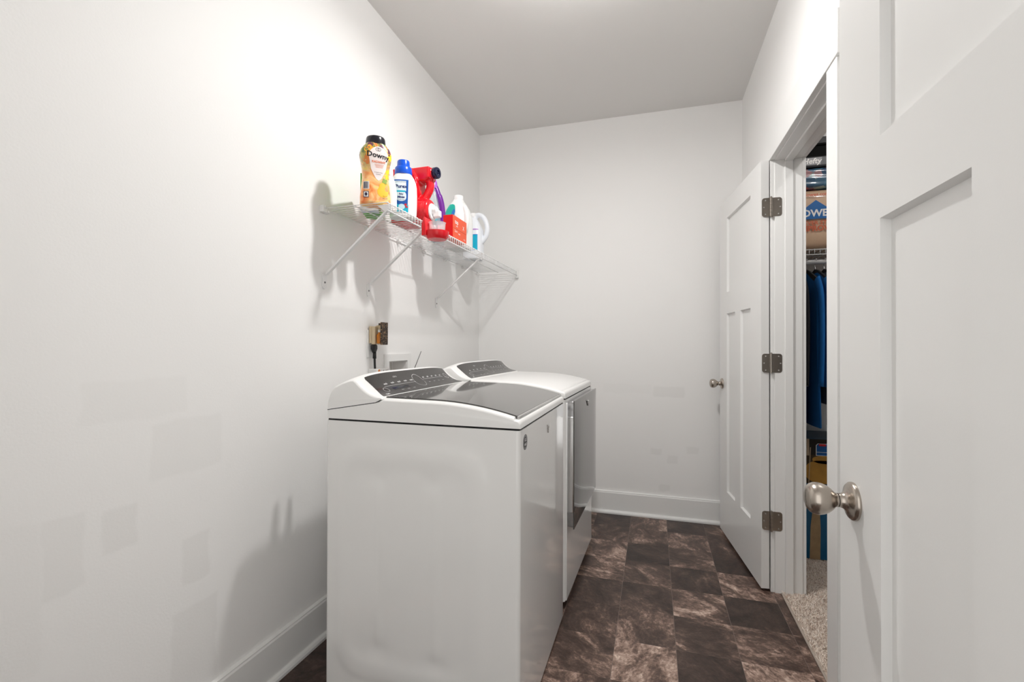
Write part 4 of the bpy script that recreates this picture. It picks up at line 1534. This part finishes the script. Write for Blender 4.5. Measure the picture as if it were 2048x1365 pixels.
bm = bmesh.new()
tube(bm, [(0.030, 2.338, 1.125), (0.105, 2.12, 1.035), (0.18, 1.90, 0.945), (.2, 1.84, .92)], [.0018, .0022, .0022, .0022], 8)
tag(obj('thin_rod', bm, MBLK, smooth=True), 'thin black rod sticking up behind the washer console', 'rod')

# ============================================================ CLOSET CONTENTS
cs = thing('closet_shelf', 'white wire closet shelf carrying the storage bags', 'shelf', (0, 0, 1.683))
bm = bmesh.new()
CX0, CX1, CY0 = XJ + 0.002, 2.998, 2.865
for k in range(int((CX1 - CX0) / 0.0254)):
    x = CX0 + 0.01 + k * 0.0254
    tube(bm, [(x, YB - 0.004, 0), (x, CY0, 0), (x, CY0 - 0.002, -0.028)], 0.0014, 5)
obj('cross_wires', bm, MWIRE, cs, smooth=True)
bm = bmesh.new()
for y, z in ((CY0, -.003), (CY0 - .002, -.030), (3.08, -.003), (YB - .008, -.003)):
    tube(bm, [(CX0, y, z), (CX1, y, z)], .0028, 8)
obj('long_wires', bm, MWIRE, cs, smooth=True)
bm = bmesh.new()
tube(bm, [(CX0, 2.945, -.058), (CX1, 2.945, -.058)], .0125, 16)
obj('hanging_rod', bm, MWIRE, cs, smooth=True)


def pouch(name, x0, x1, y0, y1, z0, z1, m, parent, bulge=.012, seed=1, amp=.004):
    """soft stuffed block: rounded box with creases"""
    rn = random.Random(seed)
    bm = bmesh.new()
    nx_, ny_, nz_ = 14, 8, 14
    bmesh.ops.create_cube(bm, size=2.0)
    bmesh.ops.subdivide_edges(bm, edges=bm.edges, cuts=11, use_grid_fill=True)
    ph = [rn.random() * 6 for _ in range(6)]
    for v in bm.verts:
        a, b, c = v.co
        s = 1 - 0.05 * (a * a + c * c) - 0.03 * b * b
        q = Vector((a, b, c))
        if q.length > 0:
            ln = (abs(a) ** 8 + abs(b) ** 8 + abs(c) ** 8) ** (1 / 8)
            q = q / ln
        w = amp * (math.sin(9 * c + ph[0] + 3 * a) + .6 * math.sin(17 * a + 5 * c + ph[1]) + .5 * math.sin(23 * c - 11 * a + ph[2]))
        v.co = Vector(((x0 + x1) / 2 + q.x * (x1 - x0) / 2, (y0 + y1) / 2 + q.y * ((y1 - y0) / 2 + w * .6), (z0 + z1) / 2 + q.z * (z1 - z0) / 2))
    return obj(name, bm, m, parent, smooth=True)


lw = thing('moving_bag', 'brown paper hardware-store bag in clear plastic on the closet shelf', 'bag', (2.20, 3.05, 1.687))
MKR = mat('kraft paper', (0.66, 0.45, 0.30), rough=0.35, coat=0.6, bump=0.4, bscale=25, var=0.12, vscale=8)
pouch('paper_bag', -.22, .24, -.165, .20, 0, .33, MKR, lw, seed=3, amp=.003)
YF = -.176
def ft(cx_, cz_):
    return lambda x, y: (cx_ + x, YF, cz_ + y)
bm = bmesh.new()
for q in ([(-.245, .160), (.055, .160), (.055, .225), (-.030, .225), (-.095, .262), (-.160, .225), (-.245, .225)],):
    bm.faces.new([bm.verts.new((a * .72 + -.030, YF + .0006, b * 1.0 - .0)) for a, b in q])
lg = obj('printed_logo', bm, P('logo blue', (0.01, 0.13, 0.40)), lw)
bm = bmesh.new()
put_text(bm, "LOWE'S", .052, ft(-.100, .190), bold=.0016)
obj('lettering', bm, MPAPER, lg)
bm = bmesh.new()
MRU = P('print rust', (0.62, 0.12, 0.05))
bm.free()
for nm, t_, z_, c_, b_ in (('printed_slogan', 'NEVER STOP', .030, (-.092, .138), .0008), ('printed_slogan', 'IMPROVING', .040, (-.072, .108), .0014), ('web_address', 'lowes.com', .026, (-.092, .292), .0006)):
    bm = bmesh.new()
    put_text(bm, t_, z_, ft(*c_), bold=b_)
    obj(nm, bm, MRU, lw)

hf = thing('storage_bag', 'clear zip storage bag of coloured clothes lying on the paper bag', 'bag', (2.20, 3.05, 2.019))
MCL = mat('mixed clothes in plastic', (0.2, 0.3, 0.4), rough=0.3, coat=0.8, bump=0.5, bscale=30)
g = NT(MCL)
tcn = g.n('ShaderNodeTexCoord'); vn = g.n('ShaderNodeTexVoronoi'); vn.inputs['Scale'].default_value = 22
g.l(tcn.outputs['Object'], vn.inputs['Vector'])
g.l(g.ramp(vn.outputs['Color'], [(0.15, (0.03, 0.08, 0.16)), (0.35, (0.10, 0.26, 0.36)), (0.5, (0.05, 0.12, 0.20)), (0.65, (0.45, 0.07, 0.08)), (0.8, (0.30, 0.42, 0.45)), (0.92, (0.45, 0.60, 0.08))]), g.b.inputs['Base Color'])
pouch('clothes_pack', -.22, .24, -.165, .20, 0, .115, MCL, hf, seed=5)
o = obj('zip_band', bx(-.22, .24, -.172, -.150, .112, .168), P('grey band', (0.07, 0.07, 0.073), 0.4), hf)
bevel(o, .008, 3)
bm = bmesh.new()
prism(bm, [(-.170, .122), (-.075, .122), (-.068, .160), (-.163, .160)], 'y', -.1732, -.1725)
pl = obj('brand_plate', bm, P('plate grey', (0.22, 0.22, 0.23)), hf)
bm = bmesh.new()
put_text(bm, 'Hefty', .040, lambda x, y: (-.118 + x, -.1738, .141 + y), bold=.001, shear=.2)
obj('lettering', bm, MPAPER, pl)

bb = thing('storage_bin', 'black bin with a grey rim on top of the clothes bag', 'bin', (2.20, 3.06, 2.190))
bm = bmesh.new()
loft(bm, [[(a, b, z) for a, b in rrect(w_, d_, .03, 4)] for z, w_, d_ in ((0, .41, .33), (.055, .42, .34), (.058, .45, .36), (.068, .45, .36))])
obj('bin_body', bm, P('bin black', (0.004, 0.004, 0.004), 0.7, spec=0.15), bb, auto=40)
bm = bmesh.new()
loft(bm, [[(a, b, z) for a, b in rrect(w_, d_, .03, 4)] for z, w_, d_ in ((.066, .455, .365), (.094, .455, .365), (.102, .44, .35))])
obj('bin_lid', bm, P('bin lid', (0.035, 0.035, 0.038), 0.5, spec=0.3), bb, auto=40)


def garment(name, label, x, col, zb, wid, seed, sleeve=True, rough=0.9, zs=1.560):
    t = thing(name, label, 'garment', (x, 2.945, 1.625), group='garments on the closet rod')
    rn = random.Random(seed)
    # hanger: hook over the rod and two arms
    bm = bmesh.new()
    hook = [(0, 0.0 + .018 * math.sin(a), .008 + .018 * math.cos(a)) for a in [R(v) for v in range(-100, 140, 20)]]
    hook = hook + [(0, .004, -.030), (0, 0, -.050)]
    tube(bm, spline(hook, 2), .0016, 6)
    hg = obj('hanger', bm, MHANG, t, smooth=True)
    bm = bmesh.new()
    prism(bm, [(0, -.040), (.05, -.052), (.19, -.112), (.19, -.135), (.05, -.092), (0, -.080), (-.05, -.092), (-.19, -.135), (-.19, -.112), (-.05, -.052)], 'x', -.004, .004)
    obj('hanger_bar', bm, MHB, hg)
    # cloth: front and back sheets joined into a thin body with sleeves at both ends
    zt = zs - 1.625
    def outline(s):
        # s 0..1 down the garment; half width along y
        if s < .10:
            return .055 + (wid - .055) * (s / .10) ** .8
        return wid * (1.0 + .10 * (s - .1))
    H = zs - zb
    bm = bmesh.new()
    NZ_, NA = 44, 28
    rings = []
    for i in range(NZ_ + 1):
        s = i / NZ_
        drop = H * s
        hw = outline(s)
        thk = .008 + .006 * min(1, s * 5) + .003 * s
        z = zt - drop * 1.0
        ring = []
        for k in range(NA):
            a = 2 * PI * k / NA
            fold = .002 * math.sin(6 * a + 3 * s + seed) * min(1, s * 4)
            ring.append((math.sin(a) * thk + fold + .003 * math.sin(5 * s + seed), math.cos(a) * hw, z - (0.0 if s > .1 else 0)))
        rings.append(ring)
    loft(bm, rings)
    obj('torso', bm, col, t, auto=60)
    if sleeve:
        for sg in (-1, 1):
            bm = bmesh.new()
            L = min(H * .78, .60)
            pts = [(.0, sg * (wid - .03), zt - .055), (.004, sg * (wid + .015), zt - .13), (.006, sg * (wid + .028), zt - .25), (.004, sg * (wid + .030), zt - .25 - (L - .25) * .5), (0, sg * (wid + .022), zt - L)]
            sp = spline(pts, 6)
            tube(bm, sp, [.030 - .004 * k / len(sp) for k in range(len(sp))], 14)
            for v in bm.verts:
                v.co.x *= .42
            obj('sleeve', bm, col, t, smooth=True)
    return t


MHB = mat('dark velvet hanger', (0.03, 0.03, 0.032), rough=0.9)
MHANG = mat('hanger metal', (0.65, 0.65, 0.67), rough=0.25, metal=0.9)
garment('hanging_coat', 'dark charcoal coat hanging at the left end of the closet rod', 2.008, P('charcoal cloth', (0.018, 0.018, 0.022), 0.95), 0.695, .215, 1)
garment('hanging_sweatshirt', 'bright blue sweatshirt hanging next to the charcoal coat', 2.074, P('blue fleece', (0.005, 0.13, 0.42), 0.9), 0.745, .215, 2)
garment('hanging_shirt', 'blue shirt hanging directly behind the blue sweatshirt', 2.119, P('blue cotton', (0.01, 0.15, 0.40), 0.9), 0.95, .185, 3)
garment('hanging_cardigan', 'grey flecked cardigan hanging behind the blue shirts', 2.162, mat('grey marl', (0.16, 0.16, 0.18), rough=0.95, var=0.7, vscale=300), 0.85, .225, 4)
garment('hanging_shirt', 'red shirt hanging behind the grey flecked cardigan', 2.204, P('red cotton', (0.55, 0.04, 0.05), 0.9), 0.95, .20, 5, zs=1.568)
garment('hanging_jacket', 'navy jacket hanging behind the red shirt', 2.246, P('navy cotton', (0.01, 0.015, 0.05), 0.9), 0.70, .215, 6, zs=1.568)
garment('hanging_jacket', 'black jacket last of the garments on the closet rod', 2.290, P('black cotton', (0.012, 0.012, 0.012), 0.9), 0.66, .215, 7)

bc_ = thing('printed_carton', 'tall blue printed carton with a golden picture standing on the closet carpet', 'box', (2.23, 3.03, 0.016))
o = obj('carton', bx(-.180, .26, -.146, .14, 0, .645), P('carton deep blue', (0.004, 0.10, 0.22), 0.35), bc_)
bevel(o, .002)
YQ = -.1466
def flat(name, pts, m, parent, y=YQ, t=.0006):
    bm = bmesh.new()
    prism(bm, pts, 'y', y - t, y)
    return obj(name, bm, m, parent)
flat('picture_top', [(-.180, .43), (.26, .43), (.26, .645), (-.180, .645)], P('picture black', (0.015, 0.012, 0.010), 0.35), o)
flat('picture_brown', [(-.180, .405), (.26, .405), (.26, .545), (-.180, .56)], P('picture brown', (0.05, 0.03, 0.012), 0.35), o, YQ - .0007)
bm = bmesh.new()
for (cx_, cz_, rx, rz_) in ((-.085, .470, .095, .062), (-.06, .535, .085, .022)):
    n_ = 40
    pts = [(cx_ + rx * math.copysign(abs(math.cos(2 * PI * k / n_)) ** .8, math.cos(2 * PI * k / n_)), cz_ + rz_ * math.copysign(abs(math.sin(2 * PI * k / n_)) ** .8, math.sin(2 * PI * k / n_))) for k in range(n_)]
    prism(bm, pts, 'y', YQ - .0022, YQ - .0015)
obj('picture_gold', bm, mat('picture gold', (0.42, 0.22, 0.04), rough=0.4, var=.35, vscale=25), o)
bm = bmesh.new()
prism(bm, [(-.158, .0), (-.108, .0), (-.106, .17), (-.112, .30), (-.118, .36), (-.128, .36), (-.140, .30), (-.154, .17)], 'y', YQ - .0014, YQ - .0006)
obj('picture_cloth', bm, mat('picture tan', (0.36, 0.25, 0.14), rough=0.4, var=.3, vscale=30), o)
bm = bmesh.new()
prism(bm, [(-.172, .555), (-.160, .555), (-.160, .645), (-.172, .645)], 'y', YQ - .0020, YQ - .0012)
prism(bm, [(-.165, .38), (-.162, .38), (-.152, .60), (-.156, .60)], 'y', YQ - .0030, YQ - .0024)
obj('carton_tape', bm, mat('tape beige', (0.45, 0.35, 0.24), rough=.4), o)
pt_ = flat('label_border', [(-.128, .556), (.02, .556), (.02, .622), (-.120, .622), (-.128, .612)], MPAPER, o, YQ - .0010)
flat('label_blue', [(-.125, .559), (.018, .559), (.018, .620), (-.118, .620), (-.125, .610)], P('label blue dark', (0.01, 0.10, 0.32)), o, YQ - .0018)
flat('label_line', [(-.125, .575), (.018, .575), (.018, .577), (-.125, .577)], MPAPER, o, YQ - .0028)
flat('label_badge', [(-.112, .609), (-.085, .609), (-.080, .614), (-.085, .620), (-.112, .620), (-.116, .614)], P('badge red2', (0.6, 0.02, 0.03)), o, YQ - .0030)

bpy.context.view_layer.update()
